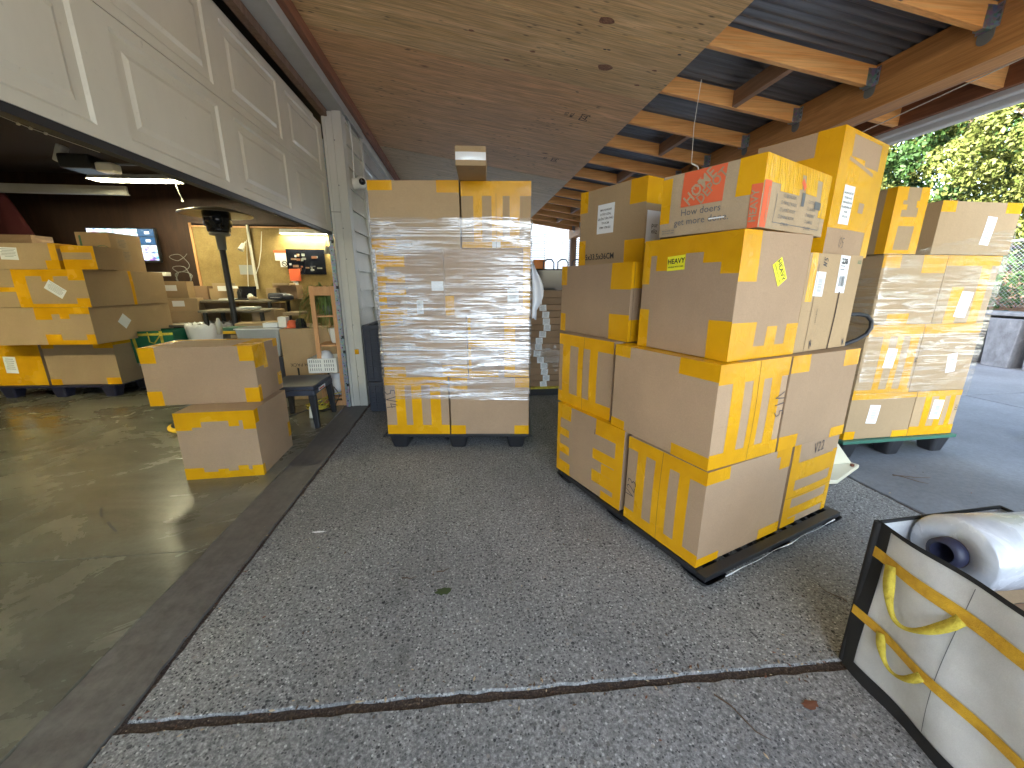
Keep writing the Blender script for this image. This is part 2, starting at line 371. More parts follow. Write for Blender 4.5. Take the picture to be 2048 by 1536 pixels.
# stretch film
def film_mat(name, haze, streak, tilt, tint=(.86,.88,.92), zs=70., hs=1.3):
    m = bpy.data.materials.new(name); m.use_nodes = True; t = NT(m); nt = m.node_tree
    for x in list(nt.nodes):
        if x.type == 'BSDF_PRINCIPLED': nt.nodes.remove(x)
    out = nt.nodes['Material Output']
    v = t.coords((hs, hs, zs), rot=(0, 0, 0)); v2 = t.coords((hs*2.3, hs*2.3, zs*.45), rot=(tilt, tilt*.6, 0)); v3 = t.coords((.9, .9, 2.2), rot=(tilt, 0, 0))
    a = t.noise(v, 1., 5, .65, .35); b = t.noise(v2, 1., 5, .65, .5); c = t.noise(v3, 1.3, 3, .5)
    s = t.math('MAXIMUM', t.ramp(a, [(.48, 0.), (.60, 1.)]), t.ramp(b, [(.50, 0.), (.60, 1.)]))
    amt = t.math('MULTIPLY', s, t.ramp(c, [(.38, .15), (.56, 1.)]))
    fac = t.math('ADD', t.math('MULTIPLY', amt, streak), haze)
    tr = t.n('ShaderNodeBsdfTransparent'); tr.inputs[0].default_value = (.96, .965, .97, 1)
    gl = t.n('ShaderNodeBsdfGlossy'); gl.inputs[0].default_value = (.95, .96, 1, 1); gl.inputs['Roughness'].default_value = .2
    df = t.n('ShaderNodeBsdfDiffuse'); df.inputs[0].default_value = (*tint, 1)
    nb = t.bump(a, 1., .0045, t.bump(b, 1., .006)); t.l(nb, gl.inputs['Normal'])
    m1 = t.n('ShaderNodeMixShader'); m1.inputs[0].default_value = .7; t.l(gl.outputs[0], m1.inputs[2]); t.l(df.outputs[0], m1.inputs[1])
    m2 = t.n('ShaderNodeMixShader'); t.l(fac, m2.inputs[0]); t.l(tr.outputs[0], m2.inputs[1]); t.l(m1.outputs[0], m2.inputs[2])
    t.l(m2.outputs[0], out.inputs[0]); return m
M['film'] = film_mat('stretch_film', .07, .95, .05)
M['film2'] = film_mat('stretch_film_right', .04, .5, -.08, (.9, .84, .62), 55., 1.6)
M['film_roll'] = mat('film_roll', (.72, .74, .78), .22, spec=.6, coat=.3)

# ------------------------------------------------------------------ text
_tc = {}
def text_mesh(s, size, bold=False, shear=0):
    k = (s, size, bold, shear)
    if k in _tc: return _tc[k]
    cu = bpy.data.curves.new('txt', 'FONT'); cu.body = s; cu.size = size; cu.align_x = 'CENTER'; cu.align_y = 'CENTER'; cu.shear = shear
    cu.resolution_u = 2
    if bold: cu.offset = size*.018
    o = bpy.data.objects.new('txt', cu); COL.objects.link(o)
    me = bpy.data.meshes.new_from_object(o.evaluated_get(bpy.context.evaluated_depsgraph_get()))
    vs = [(v.co.x, v.co.y) for v in me.vertices]; fs = [tuple(p.vertices) for p in me.polygons]
    bpy.data.objects.remove(o); bpy.data.curves.remove(cu); bpy.data.meshes.remove(me)
    _tc[k] = (vs, fs); return _tc[k]
STROKES = {  # pen strokes on a unit-high cell
 'V': [[(0,1),(.28,0),(.62,1.05)]], '1': [[(.2,1),(.16,0)]], '2': [[(0,.8),(.2,1),(.45,.85),(.35,.5),(0,.02),(.5,.06)]],
 '3': [[(0,.95),(.35,1),(.4,.75),(.12,.52),(.42,.4),(.38,.1),(0,0)]], '4': [[(.2,1),(0,.4),(.5,.45)],[(.4,.8),(.36,0)]],
 '5': [[(.5,1),(.1,.98),(.05,.6),(.4,.55),(.45,.2),(.02,0)]], '7': [[(0,.95),(.5,1),(.15,0)],[(.1,.5),(.42,.52)]],
 'Q': [[(.3,1),(.02,.7),(.05,.2),(.3,.02),(.5,.35),(.5,.8),(.3,1)]], 'N': [[(0,0),(.05,1),(.4,.1),(.5,1)]],
 'O': [[(.25,1),(0,.6),(.1,.1),(.35,.1),(.45,.6),(.25,1)]], ' ': []}

# ------------------------------------------------------------------ cartons
LIGHT_BULGE = .006
KSC = 1.0
class Carton:
    def __init__(s, label, C, yaw, W, D, z0, z1, m='card', bulge=LIGHT_BULGE, group=None, corner='L', cat='cardboard box', tilt=None):
        s.k = KSC; C = (C[0]*KSC, C[1]*KSC); W *= KSC; D *= KSC; z0 = CH-(CH-z0)*KSC; z1 = CH-(CH-z1)*KSC
        cy, sy = math.cos(R(yaw)), math.sin(R(yaw))
        if corner == 'R': C = (C[0]-W*cy, C[1]-W*sy)
        s.W, s.D, s.H, s.b = W, D, z1-z0, bulge
        # carton body: grid-subdivided faces so that tape, labels and the board share the same bulge
        nv = []; nf = []
        n = 6
        for f in 'FLRBTU':
            base = len(nv)
            for j in range(n+1):
                for i in range(n+1): nv.append(s.pt(f, i/n, j/n, 0))
            for j in range(n):
                for i in range(n):
                    a = base+j*(n+1)+i; nf.append((a, a+1, a+n+2, a+n+1))
        me = bpy.data.meshes.new('cardboard_box'); bm = bmesh.new()
        bv = [bm.verts.new(v) for v in nv]
        for f in nf: bm.faces.new([bv[k] for k in f])
        bmesh.ops.remove_doubles(bm, verts=bm.verts, dist=.0004)
        bmesh.ops.recalc_face_normals(bm, faces=bm.faces)
        ed = [e for e in bm.edges if len(e.link_faces) == 2 and e.calc_face_angle() > 1.]
        bmesh.ops.bevel(bm, geom=ed, offset=.0025, segments=2, affect='EDGES', profile=.6)
        bm.to_mesh(me); bm.free()
        me.materials.append(M[m]); s.o = bpy.data.objects.new('cardboard_box', me); COL.objects.link(s.o)
        s.o.location = (C[0], C[1], z0); s.o.rotation_euler = (0, 0, R(yaw))
        if tilt: s.o.rotation_euler = (R(tilt[0]), R(tilt[1]), R(yaw))
        tag(s.o, label, cat, group)
    def fd(s, f): return {'F': (s.W, s.H), 'B': (s.W, s.H), 'L': (s.D, s.H), 'R': (s.D, s.H), 'T': (s.W, s.D), 'U': (s.W, s.D)}[f]
    def pt(s, f, a, b, off):
        bl = s.b*math.sin(math.pi*min(max(a, 0), 1))*math.sin(math.pi*min(max(b, 0), 1))*(1 if f in 'FLRB' else .3)+off
        W, D, H = s.W, s.D, s.H
        return {'F': (a*W, -bl, b*H), 'L': (-bl, (1-a)*D, b*H), 'R': (W+bl, a*D, b*H), 'B': ((1-a)*W, D+bl, b*H),
                'T': (a*W, b*D, H+bl), 'U': (a*W, (1-b)*D, -bl*.3)}[f]
    def tape(s, rects, m='tape', off=.0007, name='packing_tape'):
        vs = []; fs = []
        for f in 'FLRBTU':
            rs = [r[1:] for r in rects if r[0] == f]
            if not rs: continue
            w, h = s.fd(f)
            jit = [tuple(v+(random.uniform(-.006, .006) if 0.02 < v < .98 else 0) for v in r) for r in rs]
            ex = .0012
            def clamp(r): return (max(r[0], -ex/w), max(r[1], -ex/h), min(r[2], 1+ex/w), min(r[3], 1+ex/h))
            jit = [clamp((r[0] if r[0] > .001 else -ex/w, r[1] if r[1] > .001 else -ex/h, r[2] if r[2] < .999 else 1+ex/w, r[3] if r[3] < .999 else 1+ex/h)) for r in jit]
            xs = sorted({v for r in jit for v in (r[0], r[2])}); ys = sorted({v for r in jit for v in (r[1], r[3])})
            def sub(a, L):
                o = []
                for p, q in zip(a, a[1:]):
                    k = max(1, int((q-p)*L/.07+.99)); o += [p+(q-p)*i/k for i in range(k)]
                return o+[a[-1]]
            xs = sub(xs, w); ys = sub(ys, h); idx = {}
            def vid(i, j):
                if (i, j) not in idx: idx[(i, j)] = len(vs); vs.append(s.pt(f, xs[i], ys[j], off))
                return idx[(i, j)]
            for i in range(len(xs)-1):
                for j in range(len(ys)-1):
                    cx, cy = (xs[i]+xs[i+1])/2, (ys[j]+ys[j+1])/2
                    if any(r[0] < cx < r[2] and r[1] < cy < r[3] for r in jit): fs.append((vid(i, j), vid(i+1, j), vid(i+1, j+1), vid(i, j+1)))
        par = list(range(len(vs)))
        def find(a):
            while par[a] != a: par[a] = par[par[a]]; a = par[a]
            return a
        for f_ in fs:
            for q in f_[1:]: par[find(q)] = find(f_[0])
        A = np.array(vs)
        key = {}
        for a in range(len(vs)): key.setdefault(find(a), []).append(a)
        ks = list(key)
        for i in range(len(ks)):
            for j in range(i):
                if find(ks[i]) == find(ks[j]): continue
                if np.min(np.linalg.norm(A[key[ks[i]]][:, None]-A[key[ks[j]]][None], axis=2)) < .004: par[find(ks[i])] = find(ks[j])
        comp = {}
        for f_ in fs: comp.setdefault(find(f_[0]), []).append(f_)
        for fl_ in comp.values():
            us = sorted({q for f_ in fl_ for q in f_}); mp = {q: k for k, q in enumerate(us)}
            mesh_obj(name, [vs[q] for q in us], [tuple(mp[q] for q in f_) for f_ in fl_], M[m], s.o, smooth=True)
        return s
    def place(s, name, vs, fs, f, cs, ct, rot, m, off=.0012, parent=None, idx=None):
        w, h = s.fd(f); c, n = math.cos(R(rot)), math.sin(R(rot)); out = []
        for (x, y) in vs:
            X = (x*c-y*n)*s.k; Y = (x*n+y*c)*s.k; out.append(s.pt(f, cs+X/w, ct+Y/h, off))
        o = mesh_obj(name, out, fs, m, s.o, idx); return o
    def text(s, f, cs, ct, txt, size, rot=0, m='ink', bold=True, off=.0013, name='printed_text', sx=1., shear=0):
        vs, fs = text_mesh(txt, size, bold, shear); s.place(name, [(x*sx, y) for x, y in vs], fs, f, cs, ct, rot, M[m], off); return s
    def lines(s, f, cs, ct, lines, size, rot=0, m='ink', off=.0016, gap=1.3, bold=True, name='printed_text', sx=1.):
        V = []; Fc = []
        for k, ln in enumerate(lines):
            vs, fs = text_mesh(ln, size, bold); y0 = (len(lines)-1)/2*size*gap-k*size*gap
            n = len(V); V += [(x*sx, y+y0) for x, y in vs]; Fc += [tuple(n+q for q in f_) for f_ in fs]
        s.place(name, V, Fc, f, cs, ct, rot, M[m], off); return s
    def sticker(s, f, cs, ct, w, h, rot=0, m='paper', kind='plain', off=.0011, name='shipping_label', label=None):
        V = [(-w/2+w*i/6, -h/2+h*j/6) for j in range(7) for i in range(7)]; Fc = [(j*7+i, j*7+i+1, j*7+i+8, j*7+i+7) for j in range(6) for i in range(6)]; I = [0]*36
        def q(x0, y0, x1, y1):
            n = len(V); V.extend([(x0, y0), (x1, y0), (x1, y1), (x0, y1)]); Fc.append((n, n+1, n+2, n+3)); I.append(1)
        out = s.place(name, V, Fc, f, cs, ct, rot, [M[m], M['ink_grey']], off, idx=I)
        V = []; Fc = []; I = []
        if kind == 'lines':
            for k in range(6):
                y = h*(.36-.12*k); L = w*random.uniform(.45, .85)
                q(-L/2, y-h*.014, L/2, y+h*.014)
        elif kind == 'bar':
            for k in range(14):
                x = -w*.3+w*.6*k/14; q(x, -h*.32, x+w*random.choice([.012, .022, .03]), -h*.05)
            for k in range(4): q(-w*.38, h*(.4-.09*k)-h*.01, w*random.uniform(0, .35), h*(.4-.09*k)+h*.012)
        elif kind == 'vbar':
            for k in range(12):
                y = -h*.3+h*.55*k/12; q(-w*.2, y, w*.25, y+h*random.choice([.012, .02]))
        if V:
            c = s.place('label_print', V, Fc, f, cs, ct, rot, M['ink_grey'], off+.0005); c.parent = out
        if label: out['label'] = label
        return s
    def pen(s, f, cs, ct, txt, h, rot=0, w=.0045, name='handwriting', m='pen'):
        V = []; Fc = []; x0 = 0
        tot = len(txt)*h*.68; W_, H_ = s.fd(f); c, n = math.cos(R(rot)), math.sin(R(rot))
        for ch in txt:
            for st in STROKES.get(ch, []):
                pts = [(x0+p[0]*h*.8-tot/2+random.uniform(-1, 1)*h*.02, (p[1]-.5)*h+random.uniform(-1, 1)*h*.02) for p in st]
                for k in range(len(pts)-1):
                    (xa, ya), (xb, yb) = pts[k], pts[k+1]; L = math.hypot(xb-xa, yb-ya) or 1; nx, ny = -(yb-ya)/L*w/2, (xb-xa)/L*w/2
                    ex, ey = (xb-xa)/L*w*.3, (yb-ya)/L*w*.3
                    b = len(V); V += [(xa-ex+nx, ya-ey+ny), (xa-ex-nx, ya-ey-ny), (xb+ex-nx, yb+ey-ny), (xb+ex+nx, yb+ey+ny)]; Fc.append((b, b+1, b+2, b+3))
            x0 += h*.68
        s.place(name, V, Fc, f, cs, ct, rot, M[m], .0017+len(txt)*1e-5); return s
    def seam(s, f, a0, b0, a1, b1, w=.003, name='flap_edge', m='seam'):
        W_, H_ = s.fd(f)
        if abs(a1-a0) < 1e-6: r = (a0-w/2/W_, b0, a0+w/2/W_, b1)
        else: r = (a0, b0-w/2/H_, a1, b0+w/2/H_)
        n = 6; vs = []
        for k in range(n+1):
            if abs(a1-a0) < 1e-6: yy = r[1]+(r[3]-r[1])*k/n; vs += [s.pt(f, r[0], yy, .0015), s.pt(f, r[2], yy, .0015)]
            else: xx = r[0]+(r[2]-r[0])*k/n; vs += [s.pt(f, xx, r[1], .0015), s.pt(f, xx, r[3], .0015)]
        mesh_obj(name, vs, [(2*k, 2*k+1, 2*k+3, 2*k+2) for k in range(n)], M[m], s.o); return s
def corners(f, ws, ht, which=('TL','TR','BL','BR')):
    o = []
    for w in which:
        a = (0, ws) if w[1] == 'L' else (1-ws, 1); b = (1-ht, 1) if w[0] == 'T' else (0, ht)
        o.append((f, a[0], b[0], a[1], b[1]))
    return o
def stripes(f, cols, top=.85, bot=.13):
    o = [(f, 0, top, 1, 1), (f, 0, 0, 1, bot)]
    for a, b in cols: o.append((f, a, bot-.02, b, top+.02))
    return o
def comb(f, side, depth, fingers, spine=.06):
    """fingers: (from, to, length)"""
    o = []
    if side == 'T': o.append((f, 0, 1-depth, 1, 1)); o += [(f, a, 1-l, b, 1) for a, b, l in fingers]
    if side == 'B': o.append((f, 0, 0, 1, depth)); o += [(f, a, 0, b, l) for a, b, l in fingers]
    if side == 'L': o.append((f, 0, 0, depth, 1)); o += [(f, 0, a, l, b) for a, b, l in fingers]
    if side == 'R': o.append((f, 1-depth, 0, 1, 1)); o += [(f, 1-l, a, 1, b) for a, b, l in fingers]
    return o

# ================================================================== SETTING: ground
def sheet(name, x0, y0, x1, y1, z, m, th=.03, bev=.006, nx=1):
    mb = MB().box(x0, y0, z-th, x1, y1, z); o = mb.build(name, M[m], bevel=bev); tag(o, kind='structure'); return o
g = MB().add([(-150, -150, -.009), (150, -150, -.009), (150, 150, -.009), (-150, 150, -.009)], [(0, 1, 2, 3)]).build('ground', M['joint']); tag(g, kind='structure')
# driveway slabs with open joints (dirt shows between); edges worn irregular
def slab(name, pts, z, m, irr=.0045, step=.05):
    """polygon slab with wavy worn edges"""
    out = []
    for k in range(len(pts)):
        a, b = Vector(pts[k]), Vector(pts[(k+1) % len(pts)]); L = (b-a).length; n = max(1, int(L/step)); n = min(n, 220)
        nn = Vector((-(b-a).y, (b-a).x)).normalized()
        for j in range(n):
            p = a+(b-a)*j/n
            out.append(p+(nn*random.uniform(-irr, irr) if j else Vector((0, 0))))
    n = len(out); vs = [(p.x, p.y, z) for p in out]+[(p.x, p.y, z-.05) for p in out]
    c = sum(out, Vector((0, 0)))/n
    ins = [p+(c-p).normalized()*.005 for p in out]
    vs = [(p.x, p.y, z) for p in ins]+[(p.x, p.y, z-.006) for p in out]+[(p.x, p.y, z-.05) for p in out]
    fs = [tuple(range(n))]+[(k, k+n, (k+1) % n+n, (k+1) % n) for k in range(n)]+[(k+n, k+2*n, (k+1) % n+2*n, (k+1) % n+n) for k in range(n)]
    fs = [fs[0]]+[tuple(reversed(f)) for f in fs[1:]]
    o = mesh_obj(name, vs, [tuple(f) for f in fs], M[m]); 
    bm = bmesh.new(); bm.from_mesh(o.data); bmesh.ops.recalc_face_normals(bm, faces=bm.faces); bm.to_mesh(o.data); bm.free()
    return tag(o, kind='structure')
slab('driveway_middle', [(-1.105, 1.075), (2.71, .945), (2.71, 7.0), (-1.105, 7.0)], 0, 'drive')
slab('driveway_front_bounce', [(-9.2, -14), (9.2, -14), (9.2, -6.03), (-9.2, -6.03)], -.002, 'drive2', 0)  # unseen slab added behind the camera to bounce sunlight under the roof
slab('driveway_near', [(-1.12, -6), (2.74, -6), (2.735, .918), (-1.12, 1.043)], -.002, 'drive')
slab('driveway_right', [(2.735, .93), (6.19, .8), (6.19, 3.98), (2.735, 3.98)], 0, 'drive2')
slab('driveway_right_near', [(2.76, -6), (6.19, -6), (6.19, .775), (2.76, .90)], 0, 'drive2')
slab('driveway_far_right', [(6.21, -6), (9.2, -6), (9.2, 3.98), (6.21, 3.98)], 0, 'drive2')
slab('driveway_back_right', [(2.735, 4.0), (9.2, 4.0), (9.2, 16), (2.735, 16)], 0, 'drive2', 0)
slab('driveway_back', [(-1.105, 7.02), (2.71, 7.02), (2.71, 16), (-1.105, 16)], 0, 'drive', 0)
slab('garage_apron', [(-1.375, -6), (-1.13, -6), (-1.122, 7.3), (-1.375, 7.3)], .003, 'apron')
slab('garage_floor', [(-9.2, -6), (-1.376, -6), (-1.376, 1.934), (-9.2, 2.004)], .004, 'slab', .0018)
slab('garage_floor_back', [(-9.2, 2.006), (-1.376, 1.936), (-1.376, 7.3), (-9.2, 7.3)], .004, 'slab', .001)
# planting bank behind the driveway
def bank():
    nx, ny = 24, 60; vs = []; fs = []
    for i in range(nx+1):
        for j in range(ny+1):
            x = 9.35+i*.9; y = -8+j*.5
            z = .86+.10*math.sin(x*1.7+y)+.03*random.random()+max(0, x-10)*.18
            vs.append((x, y, z if i else .80))
    for i in range(nx):
        for j in range(ny):
            a = i*(ny+1)+j; fs.append((a, a+ny+1, a+ny+2, a+1))
    return tag(mesh_obj('hillside', vs, fs, M['mulch'], smooth=True), kind='structure')
bank()

# ================================================================== garage building
house = empty('garage_building', (-1.2, 4.6, 0), label='pale garage building with lap siding between two wide garage openings', cat='building')
house.location = (0, 0, 0)
XW = -1.14   # outer wall face
mb = MB()                       # structural walls (inside faces brown)
mb.box(-9.3, 7.3, 0, -1.25, 7.42, 3.1)                 # cross wall at the back of the bay
mb.build('inner_wall', M['brown_wall'], house)
MB().box(-9.42, -2.7, 0, -9.3, 7.42, 3.1).box(-9.3, -2.79, 0, -1.27, -2.68, 3.1).build('inner_wall', M['brown_wall'], house)
MB().box(-4.34, 7.27, 0, -1.30, 7.298, 2.24).build('wall_board', M['osb'], house)
MB().box(-9.4, -2.78, 2.98, -1.3, 7.42, 3.06).build('inner_ceiling', M['dark_ceiling'], house)
# outer wall above and beside openings
w = MB()
w.box(-1.26, -2.8, 3.0, XW-.02, 14, 3.9)                 # above headers
w.box(-1.26, -2.8, 0, XW-.02, -1.2, 3.0)  # unseen near end, kept short so sunlit ground bounces light in
w.box(-1.26, 4.55, 0, XW-.03, 5.22, 3.0)
w.box(-1.26, 10.0, 0, XW-.02, 14, 3.0)
w.box(-9.6, -2.8, 0, -9.44, 14, 3.9); w.box(-9.6, -2.92, 0, -1.2, -2.81, 3.9); w.box(-9.6, 14, 0, -1.2, 14.1, 3.9)
w.build('outer_wall', M['white_siding'], house)
# unseen roof, gable ridge along Y raised to shade the driveway
MB().add([(-.95, -3.2, 3.7), (-.95, 14.5, 3.7), (-5.3, 14.5, 7.6), (-5.3, -3.2, 7.6), (-9.9, 14.5, 3.7), (-9.9, -3.2, 3.7),
          (-.95, -3.2, 3.85), (-.95, 14.5, 3.85), (-5.3, 14.5, 7.75), (-5.3, -3.2, 7.75), (-9.9, 14.5, 3.85), (-9.9, -3.2, 3.85)],
         [(0, 3, 2, 1), (3, 5, 4, 2), (6, 7, 8, 9), (9, 8, 10, 11), (0, 6, 9, 3), (3, 9, 11, 5), (1, 2, 8, 7), (2, 4, 10, 8), (0, 1, 7, 6), (5, 11, 10, 4),
          (0, 3, 5), (1, 4, 2)]).build('roof', M['dark_ceiling'], house)
# lap siding between the doors
sd = MB(); y0, y1 = 4.55, 5.16; zc = 0.05; k = 0
while zc < 2.98:
    hgt = .205; z2 = min(zc+hgt, 2.99)
    sd.add([(XW+.022, y0, zc), (XW+.022, y1, zc), (XW, y1, z2), (XW, y0, z2), (XW-.03, y0, zc), (XW-.03, y1, zc), (XW-.03, y1, z2), (XW-.03, y0, z2)],
           [(0, 1, 2, 3), (0, 4, 5, 1), (1, 5, 6, 2), (0, 3, 7, 4)]); zc += hgt; k += 1
sd.build('lap_siding', M['siding'], house)
# jamb: corner casing at the near side of the wall
jb = MB(); jb.box(-1.205, 4.42, .006, -1.122, 4.56, 2.955); jb.box(-1.29, 4.425, .006, -1.207, 4.50, 2.95)
jb.box(-1.30, 4.412, .006, -1.272, 4.424, 2.95)
j = jb.build('door_jamb', M['trim'], house, bevel=.004)
sj = MB().box(-1.30, 4.409, 2.05, -1.205, 4.4105, 2.054).build('jamb_joint', M['seam'], j)
nl = MB()
for z in (.35, .92, 1.6, 1.9, 2.3, 2.7): nl.tube([(-1.2, 4.421, z), (-1.2, 4.416, z)], .006, 8)
nl.build('nail_head', M['galv_dull'], j)
MB().box(-1.21, 4.4165, .60, -1.165, 4.419, .655).build('tape_patch', M['tape'], j)
# header over the first opening
hd = MB(); hd.box(-1.245, -1.2, 2.955, -1.105, 4.56, 2.985); hd.box(-1.104, -1.2, 2.948, -1.088, 5.16, 3.03)
hd.build('header_trim', M['header_grey'], house, bevel=.003)
MB().box(-1.30, -1.2, 2.90, -1.247, 4.42, 3.0).build('header_board', M['post_brown'], house)
MB().box(-1.10, -1.2, 3.032, -1.045, 10.4, 3.136).build('ledger', M['fascia'], house, bevel=.003)
# far door casing + header
cs = MB(); cs.box(XW-.02, 5.16, 0, XW+.03, 5.25, 2.95); cs.box(XW-.02, 5.16, 2.951, XW+.03, 10.1, 3.03); cs.box(XW-.02, 10.0, 0, XW+.03, 10.1, 2.95)
cs.build('door_casing', M['trim'], house, bevel=.003)
MB().box(XW-.06, 5.25, 2.80, XW-.022, 10, 2.95).build('weather_strip', M['header_grey'], house)

def door_section(x, ys, z0, z1, pan, m, name='door_section', depth=.010, parent=None, face=1):
    """one horizontal sectional-door leaf; pan: list of (ya, yb) raised panels"""
    mb = MB(); a0 = z0+.045; a1 = z1-.045
    yy = [ys[0]]
    for p in pan: yy += [p[0], p[1]]
    yy.append(ys[1])
    def P(y, z, dx): return (x+dx*face, y, z)
    def quad(ya, yb, za, zb, dx=0):
        mb.add([P(ya, za, dx), P(yb, za, dx), P(yb, zb, dx), P(ya, zb, dx)], [(0, 1, 2, 3)])
    quad(ys[0], ys[1], z0, a0); quad(ys[0], ys[1], a1, z1)
    for k in range(0, len(yy)-1, 2): quad(yy[k], yy[k+1], a0, a1)
    for (ya, yb) in pan:
        rings = []
        for ins, dx in ((0, 0), (.012, -depth), (.055, -depth*1.0), (.075, -.002), (.078, -.002)):
            rings.append([P(ya+ins, a0+ins, dx), P(yb-ins, a0+ins, dx), P(yb-ins, a1-ins, dx), P(ya+ins, a1-ins, dx)])
        for r in range(len(rings)-1):
            for q in range(4): mb.add([rings[r][q], rings[r][(q+1) % 4], rings[r+1][(q+1) % 4], rings[r+1][q]], [(0, 1, 2, 3)])
        mb.add(rings[-1], [(0, 1, 2, 3)])
    # edges / back
    b = -.042*face
    mb.box(x+b, ys[0], z0, x-.012*face, ys[1], z1)
    mb.add([P(ys[0], z0, 0), P(ys[1], z0, 0), P(ys[1], z0, -.02), P(ys[0], z0, -.02)], [(3, 2, 1, 0)])
    mb.add([P(ys[0], z1, 0), P(ys[1], z1, 0), P(ys[1], z1, -.02), P(ys[0], z1, -.02)], [(0, 1, 2, 3)])
    mb.add([P(ys[1], z0, 0), P(ys[1], z1, 0), P(ys[1], z1, -.02), P(ys[1], z0, -.02)], [(0, 1, 2, 3)])
    o = mb.build(name, M[m], parent); return o
gd = empty('garage_door', (-1.3, 4.38, 1.86), label='large cream sectional garage door rolled partly up above the open bay', cat='garage door')
pans = [(3.59-.833*k, 4.27-.833*k) for k in range(6)][::-1]
for z0, z1 in ((1.862, 2.338), (2.342, 2.815)):
    o = door_section(-1.30, (-.78, 4.375), z0, z1, pans, 'door', parent=gd); o.location = Vector((0, 0, 0))-gd.location
o = MB().box(-1.345, -.78, 1.832, -1.303, 4.375, 1.861).build('bottom_seal', M['black_plastic'], gd); o.location = -gd.location
# upper leaves lie back along the ceiling
o = MB().box(-1.9, -.78, 2.86, -1.36, 4.38, 2.90).box(-2.5, -.78, 2.88, -1.905, 4.38, 2.92).build('door_section', M['door'], gd); o.location = -gd.location
tk = empty('door_track', (-1.36, 4.4, 0), label='galvanised vertical garage door track with bolt holes beside the white jamb', cat='door track')
t1 = MB(); t1.box(-1.345, 4.385, .01, -1.303, 4.388, 2.7); t1.box(-1.306, 4.3885, .01, -1.303, 4.42, 2.7); t1.box(-1.345, 4.3885, .01, -1.342, 4.42, 2.7)
t1.build('rail', M['galv'], tk).location = -tk.location
t2 = MB()
for k in range(26): t2.tube([(-1.325, 4.3845, .08+k*.1), (-1.325, 4.383, .08+k*.1)], .006, 8)
t2.build('bolt_hole', M['ink'], tk).location = -tk.location
t3 = MB()
for z in (.25, .62, .78, 1.3, 1.75): t3.box(-1.318, 4.372, z, -1.295, 4.3825, z+.03)
t3.build('bracket', M['black_plastic'], tk).location = -tk.location
fd_ = empty('garage_door', (-1.19, 7.6, 0), label='closed sectional garage door on the neighbouring bay behind the wrapped boxes', cat='garage door')
pp = [(5.36+.78*k, 6.02+.78*k) for k in range(6)]
for q in range(6):
    o = door_section(-1.175, (5.26, 9.99), .01+q*.465, .01+q*.465+.461, pp, 'door_blue', parent=fd_); o.location = -fd_.location
# wall camera
cm = empty('security_camera', (-1.10, 4.70, 2.39), label='small white dome security camera on the lap siding', cat='camera')
b = MB(); b.tube([(-.04, 0, -.01), (.03, 0, -.01)], .055, 24); b.lathe([(.001, .062), (.03, .055), (.052, .033), (.062, 0), (.052, -.033), (.03, -.055), (.001, -.062)], (.055, -.01, 0), 28); b.build('housing', M['white_plastic'], cm)
b = MB(); b.lathe([(.001, .036), (.02, .030), (.031, .018), (.036, 0)], n=20); o = b.build('lens_dome', M['dark_glass'], cm); o.location = (.074, -.048, 0); o.rotation_euler = (R(68), R(25), 0)
b = MB().tube([(-.02, .02, .05), (-.01, .03, .35), (-.015, -.02, .60), (0, -.06, .64)], .006, 6).tube([(-.02, .05, .05), (-.018, .07, .4), (-.015, .03, .56)], .005, 6); b.build('cable', M['white_plastic'], cm)

# ================================================================== carport roof
def rz(x): return 2.9874-.1387*x
SL = -.1387
cp = empty('carport_roof', (2.79, 4, 0), label='lean-to timber carport roof of corrugated steel with plywood soffit', cat='roof'); cp.location = (0, 0, 0)
RY = [2.69+.6*k for k in range(-6, 13)]
def slope_box(mb, x0, x1, y0, y1, dz0, dz1, mi=0):
    return mb.add([(x0, y0, rz(x0)+dz0), (x1, y0, rz(x1)+dz0), (x1, y1, rz(x1)+dz0), (x0, y1, rz(x0)+dz0), (x0, y0, rz(x0)+dz1), (x1, y0, rz(x1)+dz1), (x1, y1, rz(x1)+dz1), (x0, y1, rz(x0)+dz1)],
                  [(0,3,2,1),(4,5,6,7),(0,1,5,4),(1,2,6,5),(2,3,7,6),(3,0,4,7)], mi)
for y in RY:
    o = slope_box(MB(), -1.04, 2.719, y-.019, y+.019, 0, .118).build('rafter', M['rafter'], cp, bevel=.002)
    o.location = (0, 0, 0)
    slope_box(MB(), 2.861, 3.30, y-.019-.3, y+.019-.3, -.02, .118).build('rafter_tail', M['rafter'], cp, bevel=.002)
for k, y in enumerate(RY[:-1]):
    if k % 2 == 0:
        slope_box(MB(), 2.13, 2.168, y+.02-.0, y+.58, .002, .110).build('blocking', M['block'], cp, bevel=.002)
MB().box(2.72, -1.2, 2.468, 2.86, 10.4, 2.735).build('main_beam', M['beam'], cp, bevel=.004)
MB().box(2.862, -1.2, 2.47, 2.885, 10.4, 2.60).build('beam_board', M['block'], cp, bevel=.002)
MB().box(3.302, -1.2, 2.505, 3.34, 10.4, 2.66).build('fascia_board', M['fascia'], cp, bevel=.003)
gt = MB(); gt.box(3.341, -1.2, 2.47, 3.40, 10.4, 2.62); gt.box(3.401, -1.2, 2.435, 3.47, 10.4, 2.60)
gt.build('gutter', M['fascia_white'], cp, bevel=.01)
# corrugated sheets
def corrug():
    per = .068; ys = np.arange(-1.3, 10.5, per/8); xs = [-1.1, 3.42]; vs = []; fs = []
    for x in xs:
        for y in ys: vs.append((x, y, rz(x)+.134+.012*math.sin(2*math.pi*y/per)))
    n = len(ys)
    for k in range(n-1): fs.append((k, k+1, n+k+1, n+k))
    o = mesh_obj('roof_sheet', vs, fs, M['roof'], cp, smooth=True)
    sm = o.modifiers.new('t', 'SOLIDIFY'); sm.thickness = .001; sm.offset = 1
corrug()
